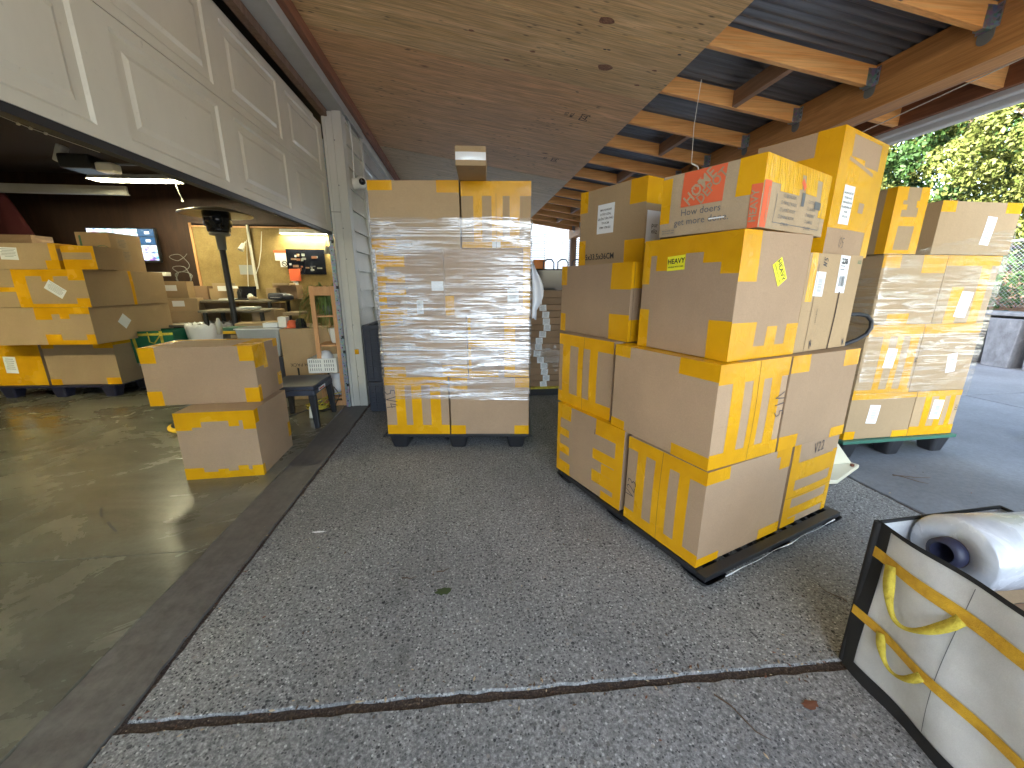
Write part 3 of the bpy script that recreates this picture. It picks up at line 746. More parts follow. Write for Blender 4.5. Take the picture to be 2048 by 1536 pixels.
# hangers
def hanger(y):
    mb = MB(); z = rz(2.70)
    mb.box(2.662, y-.0225, z+.0, 2.7195, y-.0200, z+.10); mb.box(2.662, y+.0200, z, 2.7195, y+.0225, z+.10)
    mb.box(2.665, y-.0225, z-.003, 2.7195, y+.0225, z-.0005)
    mb.box(2.7165, y-.050, z-.0, 2.7195, y-.023, z+.105); mb.box(2.7165, y+.023, z, 2.7195, y+.050, z+.105)
    for q in range(3):
        zz = z+.02+.03*q
        mb.add([(2.715, y-.046, zz), (2.715, y-.028, zz+.011), (2.715, y-.046, zz+.022)], [(0, 2, 1)], 1)
    h = mb.build('rafter_hanger', [M['galv'], M['galv_dull']], cp)
    # rounded tab under the hanger
    c = []
    for k in range(13):
        a = math.pi+math.pi*k/12; c.append((y+.036*math.cos(a), z-.03+.032*math.sin(a)))
    vs = [(2.7155, y+.036, z-.001), (2.7155, y-.036, z-.001)]+[(2.7155, p[0], p[1]) for p in c]
    vs2 = [(2.7192, v[1], v[2]) for v in vs]; n = len(vs)
    MB().add(vs+vs2, [tuple(range(n)), tuple(reversed(range(n, 2*n)))]+[(k, k+n, (k+1) % n+n, (k+1) % n) for k in range(n)]).build('tab', M['galv_dull'], h)
for y in RY: hanger(y)
# plywood soffit
for nm, a, b, mm in (('soffit_panel', -1.2, 2.752, 'ply_a'), ('soffit_panel', 2.758, 3.43, 'ply_a'), ('soffit_panel', 3.433, 5.93, 'ply_b'), ('soffit_panel', 5.945, 8.38, 'ply_c'), ('soffit_panel', 8.39, 10.35, 'ply_c')):
    slope_box(MB(), -1.044, 1.525, a, b, -.0135 if a != 2.758 else -.0145, -.0015).build(nm, M[mm], cp)
# grade stamps on the soffit
def ceil_text(txt, x, y, size, rot, m='stamp', box=False):
    vs, fs = text_mesh(txt, size, True); c, s_ = math.cos(R(rot)), math.sin(R(rot)); out = []
    for (a, b) in vs:
        a = -a; X = x+a*c-b*s_; Y = y+a*s_+b*c; out.append((X, Y, rz(X)-.0150))
    o = mesh_obj('grade_stamp', out, fs, M[m], cp)
ceil_text('[22]', 1.13, 3.93, .085, 90); ceil_text('MILL', 1.02, 3.93, .045, 90); ceil_text('19.2', .97, 3.93, .045, 90)
ceil_text('[22]', 1.14, 5.18, .085, 90); ceil_text('19.2', 1.03, 5.18, .05, 90)
def knot(x, y, rx, ry, m):
    vs = [(x, y, rz(x)-.0155)]; fs = []
    for q, f in enumerate((.5, 1.)):
        for k in range(18):
            a = 2*math.pi*k/18; X = x+rx*f*math.cos(a)*(1+.12*math.sin(a*3+x*9)); vs.append((X, y+ry*f*math.sin(a)*(1+.15*math.sin(a*2+y)), rz(X)-.0153))
    fs = [(0, k+1, (k+1) % 18+1) for k in range(18)]+[(k+1, k+19, (k+1) % 18+19, (k+1) % 18+1) for k in range(18)]
    mesh_obj('wood_knot', vs, fs, M[m], cp)
m = mat('knot_wood', (.25, .10, .05), .7); t = NT(m); n_ = t.noise(t.coords((20, 60, 1)), 1.2, 5, .6, 3); t.set(Base_Color=t.ramp(n_, [(.35, (.12, .045, .025)), (.65, (.44, .22, .11))])); M['knot'] = m
for (x, y, rx, ry, mm) in ((1.035, 3.117, .052, .040, 'knot'), (.88, 2.666, .045, .034, 'knot'), (.99, 2.92, .012, .007, 'ink'), (.965, 2.925, .012, .006, 'ink'), (.52, 3.13, .020, .012, 'knot'), (.36, 3.30, .022, .013, 'knot'),
        (1.36, 3.02, .018, .010, 'knot'), (1.33, 3.24, .020, .012, 'knot'), (1.42, 2.80, .012, .008, 'ink'), (.86, 3.22, .008, .005, 'ink'), (.1, 3.06, .02, .012, 'knot'), (-.45, 2.95, .018, .010, 'knot'), (.95, 3.52, .014, .006, 'ink')): knot(x, y, rx, ry, mm)
# posts
for y in (10.2, -1.1):
    p = MB().box(2.72, y-.07, 0, 2.86, y+.07, 2.466).build('carport_post', M['post_brown'], bevel=.004)
    tag(p, 'brown square timber post at the far end of the carport beam' if y > 0 else 'brown square timber post at the near end of the carport beam', 'post', 'carport posts')
# wire
w = MB().tube([Vector((3.0, .6+.3*k, 2.633-.0228*k)) for k in range(10)], .0035, 6); o = w.build('hanging_wire', M['string'])
w = tag(o, 'thin pale wire strung under the carport eave beside the main beam', 'wire')
w = MB().tube([(1.69, 3.0, 2.21), (1.74, 3.0, 2.19), (1.765, 3.0, 2.14), (1.77, 3.0, 2.02), (1.75, 3.0, 1.7)], .005, 6).tube([(1.69, 3.0, 2.21), (1.68, 3.0, 2.45), (1.7, 3.0, 2.74)], .002, 5).tube([(1.75, 3.0, 2.165), (1.98, 3.0, 2.155), (2.6, 3.0, 2.17)], .002, 5)
tag(w.build('hooked_string', M['white_plastic']), 'white cord with hooked end hanging from a rafter behind the top carton', 'cord')

# ================================================================== pallets
def plastic_pallet(label, C, yaw, W, D, zt, m='black_plastic', deck='black_plastic', feet=(3, 3), fr=.085, group='plastic pallets', lip=.0, grid=True, ins=.02):
    p = empty('plastic_pallet', (C[0], C[1], 0), R(yaw), label=label, cat='pallet', group=group)
    mb = MB(); t = .028
    mb.box(0, 0, zt-t, W, .05, zt-.002); mb.box(0, D-.05, zt-t, W, D, zt-.002); mb.box(0, .051, zt-t, .05, D-.051, zt-.002); mb.box(W-.05, .051, zt-t, W, D-.051, zt-.002)
    if grid:
        n = 11
        for k in range(1, n):
            x = .05+(W-.1)*k/n; mb.box(x-.006, .051, zt-t, x+.006, D-.051, zt-.004)
        for k in range(1, 9):
            y = .05+(D-.1)*k/9; mb.box(.051, y-.007, zt-t+.002, W-.051, y+.007, zt-.006)
    else: mb.box(.051, .051, zt-t, W-.051, D-.051, zt-.004)
    if lip:
        for xx, sg in ((0, -1), (W, 1)):
            mb.add([(xx, .0, zt-.03), (xx+sg*lip, .03, zt-.045), (xx+sg*lip, D-.03, zt-.045), (xx, D, zt-.03), (xx, 0, zt-.002), (xx+sg*lip*.6, .03, zt-.02), (xx+sg*lip*.6, D-.03, zt-.02), (xx, D, zt-.002)],
                   [(0,1,2,3),(4,5,6,7),(0,1,5,4),(1,2,6,5),(2,3,7,6)])
    mb.build('deck', M[deck], p, bevel=.002)
    for i in range(feet[0]):
        for j in range(feet[1]):
            cx = fr+ins+(W-2*fr-2*ins)*i/(feet[0]-1); cy = fr*.9+ins+(D-1.8*fr-2*ins)*j/(feet[1]-1)
            f = MB(); a, b = fr, fr*.72
            prof = [(b, .002), (b+.006, .0), (b*1.08, .02), (a, zt-t-.001)]
            rings = []
            for (r, z) in ((b*.94, .002), (b, .010), (a, zt-t-.001)):
                ring = []
                for q in range(24):
                    an = 2*math.pi*q/24; ca, sa = math.cos(an), math.sin(an); e = .35
                    ring.append((cx+r*math.copysign(abs(ca)**e, ca), cy+r*math.copysign(abs(sa)**e, sa), z))
                rings.append(ring)
            vs = [v for r in rings for v in r]; fs = []
            for r in range(2):
                for q in range(24): fs.append((r*24+q, r*24+(q+1) % 24, (r+1)*24+(q+1) % 24, (r+1)*24+q))
            fs.append(tuple(reversed(range(24)))); f.add(vs, fs); f.build('foot', M[m], p)
    return p

# ---- main stack
plastic_pallet('black plastic grid pallet under the unwrapped leaning stack of taped boxes', (1.045, 1.372), 20, 1.165, 1.20, .066, fr=.08, ins=-.012)
plastic_pallet('black plastic pallet with round cornered feet under the film wrapped double stack', (-.685, 3.16), -6.9, 1.20, .96, .14, fr=.088, lip=.035, grid=False)
plastic_pallet('green topped pallet with black cup feet under the right hand wrapped stack', (2.90, 2.50), 2, 1.08, 1.1, .16, deck='green_plastic', feet=(3, 3), fr=.08, grid=False)
plastic_pallet('dark blue plastic pallet on the garage floor under the long cartons', (-5.62, 5.22), -3, 1.36, 1.1, .16, m='navy_plastic', deck='navy_plastic', feet=(3, 3), fr=.085, grid=False)
# loose film on pallet edge
fl = MB(); pts = []
a = Vector((1.16, 1.40, .045)); b = Vector((2.05, 1.73, .05))
for k in range(30):
    f = k/29; p = a.lerp(b, f); pts.append(p+Vector((.004*math.sin(k*.9), -.008, .004*math.sin(k*.7))))
fl.tube(pts, [.001+.0028*max(0, math.sin(k*.45+1))**2 for k in range(30)], 6)
tag(fl.build('film_scrap', M['film_roll']), 'twisted strand of clear film caught along the edge of the black grid pallet', 'film scrap')

KSC = 1.06
c = Carton('lowest front box with V23 penned beside three tape stripes', (.974, 1.352), 20, .60, .452, .142, .598)
c.tape(stripes('L', [(.15, .28), (.40, .59), (.71, .83)], .86, .12)+corners('F', .24, .13, ('TL',))+[('F', 0, 0, .24, .09), ('F', .72, 0, 1, .12), ('F', .86, .78, 1, 1), ('F', .8, .92, 1, 1)])
c.pen('L', .09, .42, 'V23', .055, 80).seam('L', .49, 0, .49, 1, .002)
c = Carton('lowest rear box with V22 penned on a bare strip under the pinkish carton', (1.562, 1.568), 20.5, .425, .6, .142, .596)
c.tape([('F', 0, 0, .14, 1), ('F', .9, .0, 1, .8), ('F', 0, .56, 1, .78), ('F', .1, .34, 1, .44), ('F', 0, .1, 1, .22), ('F', 0, 0, .3, .08)])
c.pen('F', .55, .9, 'V22', .05, 4).seam('F', 0, .36, 1, .36, .0018)
c = Carton('lowest left box of the leaning stack with finger shaped tape ends on both sides', (.812, 1.82), 21.5, .5, .60, .142, .606)
c.tape([('L', 0, 0, .05, 1), ('L', 0, .80, .24, 1), ('L', 0, .55, .22, .66), ('L', 0, .30, .22, .42), ('L', 0, 0, .24, .17), ('L', .9, 0, 1, 1), ('L', .62, .8, 1, 1), ('L', .60, .47, 1, .62), ('L', .60, .17, 1, .33), ('L', .74, .0, 1, .1), ('L', .74, .33, 1, .47), ('T', 0, 0, .4, 1)])
c.pen('L', .63, .83, '1', .03)
c = Carton('wide middle box with V15 penned beside a row of vertical tape stripes', (.975, 1.363), 18.6, .448, .609, .602, 1.046)
c.tape([('L', 0, .88, .19, 1), ('L', .68, .84, 1, 1), ('L', 0, 0, .17, .12), ('L', .68, 0, 1, .12)]+stripes('F', [(.18, .34), (.46, .62), (.74, .9)], .82, .15)+[('T', 0, 0, .3, 1)])
c.pen('F', .93, .50, 'V15', .06, -82).seam('F', .54, 0, .54, 1, .002)
c = Carton('pinkish middle carton with square tape corners to the right of the striped box', (1.412, 1.508), 17.8, .53, .58, .602, 1.046)
c.tape([('F', 0, .82, .24, 1), ('F', .76, .83, 1, 1), ('F', 0, 0, .26, .15), ('F', .78, 0, 1, .12)])
c = Carton('second box up at the left rear with tape stripes ending in a tape band', (.79, 1.99), 23.5, .26, .475, .608, 1.048)
c.tape(stripes('L', [(.08, .24), (.40, .50), (.62, .76)], .85, .17)); c.seam('L', .5, 0, .5, 1, .002)
c = Carton('box with two yellow heavy warning stickers on its corner faces', (1.031, 1.413), 18.5, .432, .500, 1.05, 1.546)
c.tape([('L', 0, .86, 1, 1), ('L', 0, .60, .10, 1), ('L', .17, .72, .30, 1), ('L', .30, .80, .50, 1), ('L', .68, .78, .84, 1), ('L', .84, .68, 1, 1), ('L', 0, 0, .13, .36), ('L', .80, 0, 1, .32),
        ('F', 0, .62, .24, 1), ('F', 0, 0, 1, .11), ('F', 0, 0, .34, .30), ('F', .5, 0, .66, .26), ('F', .8, 0, 1, .28), ('T', 0, 0, 1, .5)])
M['heavy'] = M['yellow_label']
c.sticker('L', .40, .785, .098, .062, 3, 'yellow_label', off=.0018, name='warning_sticker'); c.text('L', .40, .80, 'HEAVY', .030, 3, off=.0024); c.text('L', .40, .752, 'HANDLE WITH CARE', .0088, 3, off=.0024)
c.sticker('F', .55, .70, .098, .062, -58, 'yellow_label', off=.0018, name='warning_sticker'); c.text('F', .565, .712, 'HEAVY', .030, -58, off=.0024); c.text('F', .515, .688, 'HANDLE WITH CARE', .0088, -58, off=.0024)
c = Carton('unbleached carton labelled 238 with a dark strap line down its middle', (1.452, 1.56), 20.7, .46, .58, 1.05, 1.478, 'card_tan')
c.tape([('F', .03, .52, .14, 1)], 'tape_w'); c.sticker('F', .23, .70, .075, .105, -2, kind='vbar'); c.sticker('F', .63, .80, .085, .165, -2, kind='bar'); c.text('F', .63, .93, '238', .034, -2, off=.0022)
c.seam('F', .62, 0, .62, .62, .012); c.seam('F', .17, 0, .17, .9, .0025); c.text('F', .27, .38, '- DATE-BAGS- -', .012, 92, off=.0022, bold=False)
c.pen('F', .28, .08, 'N', .035, 20).pen('F', .93, .06, 'N', .03, 20).text('F', .93, .93, 'SIZE', .02, 0, 'green_ink'); c.pen('F', .28, .93, 'N5', .03, 80)
c = Carton('third box up at the left rear, plain pinkish sides with square tape corners', (.853, 1.972), 19.5, .5, .64, 1.052, 1.458)
c.tape(corners('L', .09, .28, ('TL', 'BL'))+corners('L', .24, .34, ('TR', 'BR'))+[('F', 0, .68, 1, 1), ('F', 0, 0, 1, .28)]); c.seam('F', .035, 0, .035, 1, .002)
c = Carton('top left carton printed 5x33.5x36CM with a typed white address label', (.985, 2.16), 26, .45, .515, 1.462, 1.905, 'card_tan')
c.tape([('L', 0, .72, .14, 1), ('L', 0, 0, .12, .35), ('L', .78, .72, 1, 1), ('L', .74, 0, 1, .30), ('F', 0, .7, 1, 1), ('F', 0, 0, 1, .28)])
c.sticker('L', .44, .60, .135, .165, 0); c.lines('L', .44, .60, ['MAI KHANH', '8 TÂY SƠN,', 'QUẬN TÂN PHÚ', 'TP-HCM', '0984 178 021'], .0165, 0, gap=1.5)
c.text('L', .36, .115, '5x33.5x36CM', .048, 0, bold=True, sx=.9)
c.sticker('F', .16, .43, .12, .17, 0); c.lines('F', .17, .42, ['pur', 'eliz'], .036, 0, gap=.9, bold=False); c.sticker('F', .16, .185, .12, .045, 0, 'purple', off=.0016); c.lines('F', .18, .185, ['MADE IN', 'CHOCO'], .015, 0, 'paper', .0024)
# moving box on top
c = Carton('creased moving carton with orange square logo and HEAVY at its corner, lying on top', (1.078, 1.412), 27.2, .585, .42, 1.553, 1.80, 'card_moving', bulge=.012)
c.tape([('L', 0, .22, .12, .95), ('L', .78, .46, 1, 1), ('T', .5, 0, 1, 1)]).tape([('F', 0, .64, .50, 1), ('F', .20, .54, .46, 1), ('F', .56, .60, .76, 1), ('F', .84, .30, 1, 1), ('F', .5, .86, 1, 1)], 'tape_w')
# orange square logo, lettering on the diagonal, knocked out to cardboard colour
s0, t0, sq = .46, .76, .150
c.sticker('L', .455, .72, .180, .135, 0, 'red', off=.0013, name='logo_square')
c.text('L', .40, .76, 'THE', .028, 45, 'card_moving', off=.0022); c.text('L', .425, .715, 'HOME', .066, 45, 'card_moving', off=.0022, sx=.8); c.text('L', .55, .69, 'DEPOT', .055, 45, 'card_moving', off=.0022, sx=.8)
c.text('L', .455, .355, 'How doers', .038, 0, 'ink_grey', bold=False); c.text('L', .46, .21, 'get more done.', .038, 0, 'ink_grey', bold=False); c.seam('L', .55, .205, .70, .205, .005, 'strike_line', 'paper')
c.sticker('L', .11, .07, .07, .03, 0, 'card_moving', off=.0011, name='print_box'); c.lines('L', .11, .075, ['MADE FROM 100%', 'RECYCLED PAPER'], .0075, 0, 'ink_grey')
c.sticker('L', .955, .30, .038, .15, 0, 'red', off=.0015, name='print_band'); c.text('L', .95, .30, 'HEAVY', .036, 90, 'card_moving', off=.0024)
c.sticker('F', .05, .33, .045, .16, 0, 'red', off=.0015, name='print_band'); c.text('F', .07, .33, 'HEAVY CONTENTS', .014, 90, 'card_moving', off=.0024)
for (f, a0, b0, a1, b1) in (('F', .17, .10, .9, .10), ('F', .17, .10, .17, .5), ('F', .9, .1, .9, .5)): c.seam(f, a0, b0, a1, b1, .0025, 'print_line', 'ink_grey')
c.lines('F', .34, .29, ['□ BEDROOM', '□ FAMILY ROOM', '□ LIVING ROOM', '□ DINING ROOM', '□ BATH'], .0165, 0, 'ink_grey', gap=1.5, bold=False); c.lines('F', .70, .29, ['□ KITCHEN', '□ LAUNDRY', '□ BASEMENT', '□ GARAGE', '□ ATTIC'], .0165, 0, 'ink_grey', gap=1.5, bold=False)
c.sticker('F', .53, .50, .028, .05, 0, 'ink_grey', off=.0018, name='print_band'); c.sticker('F', .80, .47, .07, .03, 0, 'ink_grey', off=.0018, name='print_band'); c.sticker('F', .52, .72, .026, .04, 45, 'red', off=.0018, name='print_mark')
c = Carton('tall box almost covered in yellow tape with Q5 penned on its bare lower strip', (1.640, 1.700), 24.5, .50, .36, 1.482, 2.008)
c.tape([('L', .72, 0, 1, 1), ('L', .45, .62, 1, .80), ('F', 0, .22, 1, .76), ('F', 0, .22, .20, 1), ('F', .84, 0, 1, 1), ('F', 0, .97, 1, 1), ('F', 0, .74, .5, .8), ('T', 0, 0, .4, 1)])
c.sticker('F', .28, .42, .105, .165, 0, off=.002); c.lines('F', .28, .42, ['NGUYỄN QUỐC VIỆT', 'TỔ XÓM 2 AN BỒI', 'THÔN AN BỒI, XÃ AN', 'BỒI, HUYỆN ĐÔNG ANH', 'HÀ NỘI', '0973 272 228'], .0105, 0, gap=1.9, off=.0028, sx=.85)
c.sticker('F', .60, .42, .06, .045, 0, 'card', off=.0016, name='bare_patch'); c.sticker('F', .45, .745, .28, .016, -8, 'card', off=.0016, name='bare_patch'); c.pen('F', .35, .11, 'Q5', .045, -4, .003)

KSC = 1.0
# ---- centre stack (film wrapped)
YC, C0, = -6.9, Vector((-.657, 3.144))
ux, uy = Vector((math.cos(R(YC)), math.sin(R(YC)))), Vector((-math.sin(R(YC)), math.cos(R(YC))))
def cc(label, u0, u1, z0, z1, dv=0, m='card'):
    p = C0+ux*u0+uy*dv; return Carton(label, (p.x, p.y), YC, u1-u0, .86, z0, z1, m)
c = cc('bottom left box with 5V4 penned beside tape stripes, below the wrap', 0, .512, .142, .626)
c.tape(stripes('F', [(.16, .32), (.42, .57), (.71, .88)], .86, .17)); c.pen('F', .09, .60, '5V4', .085, -84, .006)
c = cc('bottom right box with bare front and tape at its lower corners, below the wrap', .526, 1.165, .142, .620)
c.tape([('F', 0, 0, .19, .16), ('F', .82, 0, 1, .16), ('F', 0, .8, .22, 1), ('F', .82, .84, 1, 1)])
c = cc('second layer left box of the wrapped double stack with corner tape', .01, .675, .63, 1.116)
c.tape(corners('F', .26, .16, ('TL', 'BL', 'BR'))+[('F', .7, 0, 1, .2)])
c = cc('second layer right box of the wrapped double stack marked V7', .685, 1.16, .628, 1.114)
c.tape(comb('F', 'L', .05, [(0, .1, .5), (.5, .62, .75)])+[('F', .6, 0, .78, .9), ('F', .6, .84, 1, 1), ('F', .78, 0, 1, .12)]); c.pen('F', .9, .55, 'V7', .06, -88)
c = cc('third layer left box of the wrapped double stack with tape fingers down its left edge', .015, .515, 1.12, 1.598)
c.tape(comb('F', 'L', .12, [(0, .12, .42), (.28, .40, .42), (.50, .62, .42), (.74, .9, .42)])); c.sticker('F', .62, .12, .05, .1, kind='bar'); c.sticker('F', .9, .45, .09, .07)
c = cc('third layer right box of the wrapped double stack with small white label', .52, 1.165, 1.118, 1.604)
c.tape([('F', .92, 0, 1, 1), ('F', 0, 0, .1, .3)]); c.sticker('F', .80, .30, .085, .10, kind='lines')
c = cc('top left box above the wrap with tape only at its upper corners', -.005, .648, 1.602, 2.064, 0, 'card_tan')
c.tape([('F', 0, .86, .27, 1), ('F', .76, .83, 1, 1), ('F', 0, 0, .28, .16)])
c = cc('top right box above the wrap with vertical tape stripes under a top band', .662, 1.165, 1.608, 2.058, 0, 'card_tan')
c.tape(stripes('F', [(.17, .30), (.44, .60), (.70, .84)], .78, .1)+[('F', .0, .94, 1, 1)]); c.seam('F', .5, 0, .5, .82, .002); c.sticker('F', .5, .05, .06, .04)
c = Carton('little carton with a shiny clear tape strip perched on the double stack', (-.028, 2.697), -3, .19, .50, 2.062, 2.172, 'card_tan')
c.sticker('F', .5, .48, .188, .045, 0, 'film_roll', off=.0016, name='clear_tape'); c.text('U', .5, .86, '(o)', .03, 0, 'ink_grey', off=.001)

# film shells
def film_shell(label, x0, y0, x1, y1, zlo, zhi, rot, origin, m, amp=.004, rows=46, rcorner=.02, name='stretch_film', flat=True):
    """zlo/zhi: functions of perimeter fraction (0 front-left -> 1)"""
    P = []; r = rcorner
    cs = [((x0+r, y0+r), math.pi), ((x1-r, y0+r), 1.5*math.pi), ((x1-r, y1-r), 0), ((x0+r, y1-r), .5*math.pi)]
    for k, (cc_, a0) in enumerate(cs):
        for q in range(5):
            a = a0+math.pi/2*q/4; P.append(Vector((cc_[0]+r*math.cos(a), cc_[1]+r*math.sin(a))))
        nx = cs[(k+1) % 4]; e = Vector((nx[0][0]+r*math.cos(nx[1]), nx[0][1]+r*math.sin(nx[1]))); st = P[-1]; L = (e-st).length; n = int(L/.05)
        for q in range(1, n): P.append(st.lerp(e, q/n))
    n = len(P); vs = []; cx, cy = (x0+x1)/2, (y0+y1)/2
    for j in range(rows+1):
        f = j/rows
        for i, p in enumerate(P):
            z = zlo(p.x, p.y)*(1-f)+zhi(p.x, p.y)*f
            nn = Vector((p.x-cx, p.y-cy)).normalized()
            dd = amp*(math.sin(z*41+i*.13)+.6*math.sin(z*97-i*.21+1)+.5*random.uniform(-1, 1))*.5+amp
            vs.append((p.x+nn.x*dd, p.y+nn.y*dd, z+.003*random.uniform(-1, 1)))
    fs = [(j*n+i, j*n+(i+1) % n, (j+1)*n+(i+1) % n, (j+1)*n+i) for j in range(rows) for i in range(n)]
    o = mesh_obj(name, vs, fs, M[m], smooth=True); o.location = (origin[0], origin[1], 0); o.rotation_euler = (0, 0, R(rot))
    return tag(o, label, 'stretch film', 'stretch film wraps')
film_shell('shiny clear stretch film wound round the middle of the double stack', -.010, -.012, 1.175, .875, lambda x, y: .452-.01*x, lambda x, y: 1.815+.004*math.sin(x*9), YC, C0, 'film')
# loose tail of film at the right side
tl = MB(); rows = []
for k in range(12):
    z = 1.50-.42*k/11; wv = .08*math.sin(math.pi*min(1, k/9)*.9)+.01; rows.append((z, wv))
vs = []
for (z, wv) in rows:
    for q in range(6): vs.append((.535+wv*q/5, 3.12+.03*math.sin(q*1.3+z*9), z+.01*math.sin(q)))
o = mesh_obj('film_tail', vs, [(a*6+b, a*6+b+1, (a+1)*6+b+1, (a+1)*6+b) for a in range(11) for b in range(5)], M['film_roll'], smooth=True)
tag(o, 'loose bluish tail of film bulging from the right edge of the double stack', 'film tail')

# ---- right stack
YR, CR = 2.0, Vector((2.925, 2.53))
vx, vy = Vector((math.cos(R(YR)), math.sin(R(YR)))), Vector((-math.sin(R(YR)), math.cos(R(YR))))
def rc(label, u0, u1, z0, z1, dv=0, D=.98, m='card_tan', **k):
    p = CR+vx*u0+vy*dv; return Carton(label, (p.x, p.y), YR, u1-u0, D, z0, z1, m, **k)
c = rc('bottom left carton on the green pallet with one white label', 0, .592, .162, .530); c.tape([('F', 0, 0, .16, .18), ('F', .74, 0, 1, .15), ('F', 0, .88, 1, 1), ('L', 0, 0, 1, .14)]); c.sticker('F', .37, .55, .095, .15, -4, kind='vbar')
c = rc('bottom right carton on the green pallet with slanting tape stripes and a label', .60, 1.03, .162, .530); c.tape(stripes('F', [(.2, .34), (.50, .64), (.76, .88)], .88, .2)); c.sticker('F', .50, .58, .10, .16, -4, off=.0016, kind='vbar'); c.text('F', .95, .6, '122', .035, -90, bold=False)
c = rc('second layer left carton behind the film on the green pallet with tape stripes', 0, .50, .534, 1.06); c.tape(stripes('F', [(.3, .42), (.55, .66), (.8, .95)], .84, .06)+[('L', .4, 0, .6, 1)]); c.sticker('F', .50, .52, .09, .15, -5, kind='vbar'); c.text('F', .98, .5, '154', .04, -80, bold=False)
c = rc('second layer right carton behind the film on the green pallet, plain with tilted label', .506, 1.03, .534, 1.06); c.tape([('F', 0, .86, 1, 1)]); c.sticker('F', .62, .42, .09, .15, 8, kind='vbar')
c = rc('third layer left carton behind the film on the green pallet with taped top', 0, .545, 1.064, 1.55); c.tape([('F', 0, .82, .28, 1), ('F', .62, .74, 1, 1), ('F', .25, 0, .6, .16), ('L', .4, 0, .55, 1)])
c = rc('third layer right carton behind the film on the green pallet with a blue-white label', .55, 1.03, 1.064, 1.55); c.tape([('F', .2, 0, .42, .55), ('F', .66, 0, .86, 1), ('F', 0, .85, 1, 1)]); c.sticker('F', .50, .28, .11, .19, -5, off=.0018, kind='vbar')
c = rc('top right carton with taped upper corners standing above the film', .36, 1.05, 1.554, 1.905, -.015, .5); c.tape([('F', 0, .80, .17, 1), ('F', .80, .80, 1, 1), ('L', .4, 0, .58, 1)]); c.sticker('F', .64, .46, .085, .19, -5, kind='vbar')
c = rc('narrow upright box with patchy yellow tape beside the top right carton', -.035, .225, 1.554, 1.978, -.02, .42); c.tape([('F', 0, 0, .24, 1), ('F', .74, 0, 1, 1), ('F', 0, .80, .34, 1), ('F', 0, .42, 1, .56), ('F', .66, .70, 1, .8), ('F', 0, 0, 1, .06), ('F', 0, .66, .38, .74), ('L', .85, 0, 1, 1), ('L', 0, 0, .15, 1)])
film_shell('clear film pulled tight round the tan cartons on the green pallet', -.012, -.032, 1.045, .995, lambda x, y: .50-.01*x, lambda x, y: 1.555+.20*max(0, (x-.1)), YR, CR, 'film2')

# ---- garage pair
c = Carton('lower standing box of the garage pair with jagged tape along top and bottom', (-1.479, 2.781), 2, .505, .545, .006, .50, corner='R')
c.tape([('F', 0, .86, 1, 1), ('F', 0, .74, .20, 1), ('F', .16, .78, .32, 1), ('F', .66, .78, .80, 1), ('F', .84, .72, 1, 1), ('F', 0, 0, 1, .10), ('F', 0, 0, .24, .17), ('F', .42, 0, .56, .14), ('F', .68, 0, .82, .18), ('F', .86, 0, 1, .16), ('R', 0, 0, .06, .16), ('R', .9, .2, 1, .45), ('R', 0, .8, .1, 1)])
c = Carton('upper wider carton of the garage pair with four square tape corners', (-1.524, 2.985), 2.5, .725, .42, .503, .92, corner='R')
c.tape(corners('F', .135, .26)+[('R', 0, .60, .30, 1), ('R', .8, .86, 1, 1), ('R', 0, 0, .1, .3), ('R', .8, .1, 1, .35), ('T', 0, 0, .12, 1), ('T', .8, 0, 1, 1), ('T', .0, .85, 1, 1)], 'tape'); c.tape([('R', .3, .55, .45, 1)], 'tape_w', .0014)
c.seam('T', .1, .5, .9, .5, .004)

# ---- left pallet in the garage
c = Carton('lower left box on the blue pallet covered in tape with a white label', (-5.03, 5.225), -4, .60, .5, .162, .686, 'card_dark', corner='R'); c.tape([('F', 0, 0, 1, 1)]); c.sticker('F', .40, .48, .14, .20, -3, off=.0016, kind='lines')
c = Carton('lower right carton on the blue pallet with square tape corners', (-4.196, 5.18), -3, .80, .62, .162, .690, 'card_tan', corner='R'); c.tape([('F', 0, .84, .18, 1), ('F', .72, .84, 1, 1), ('F', 0, 0, .16, .14), ('F', .8, 0, 1, .16), ('R', 0, .9, 1, 1)]); c.sticker('R', .55, .5, .09, .2, -3, kind='bar')
c = Carton('long carton in the second layer above the blue pallet with toothed tape on its end', (-4.10, 4.88), -2, 1.30, 1.15, .694, 1.100, 'card_tan', corner='R'); c.tape([('F', .58, .82, 1, 1), ('F', .58, .68, .70, 1), ('F', .77, .70, .84, 1), ('F', .62, 0, 1, .12), ('F', .62, 0, .74, .28), ('F', .93, 0, 1, .28)]); c.sticker('R', .35, .55, .13, .13, 45)
c = Carton('long carton in the third layer above the blue pallet with a tilted label between tape', (-4.06, 4.88), -2, 1.30, 1.10, 1.104, 1.500, 'card_tan', corner='R'); c.tape([('F', .46, .82, 1, 1), ('F', .46, 0, .56, 1), ('F', .68, .68, .76, 1), ('F', .88, .72, 1, 1), ('F', .52, 0, 1, .10), ('F', .9, 0, 1, .24), ('F', .2, .42, .5, .54), ('R', .5, 0, .55, 1)]); c.sticker('F', .76, .48, .19, .11, -38, kind='lines')
c = Carton('flat top carton with white label above the long cartons in the garage', (-4.275, 4.90), -2, 1.15, .40, 1.504, 1.765, 'card_tan', corner='R'); c.tape([('F', .88, 0, 1, .34), ('R', 0, .8, 1, 1), ('R', 0, 0, 1, .35)]); c.tape([('F', .94, .34, 1, 1)]); c.sticker('F', .60, .6, .17, .125, -2, kind='lines')
c = Carton('small fully taped box sitting between the flat carton and the printed carton', (-3.935, 4.92), -2, .325, .36, 1.504, 1.745, 'card_tan', corner='R'); c.tape([('F', 0, 0, 1, .42), ('F', 0, .72, 1, 1), ('T', 0, 0, 1, 1), ('F', .9, 0, 1, 1)])
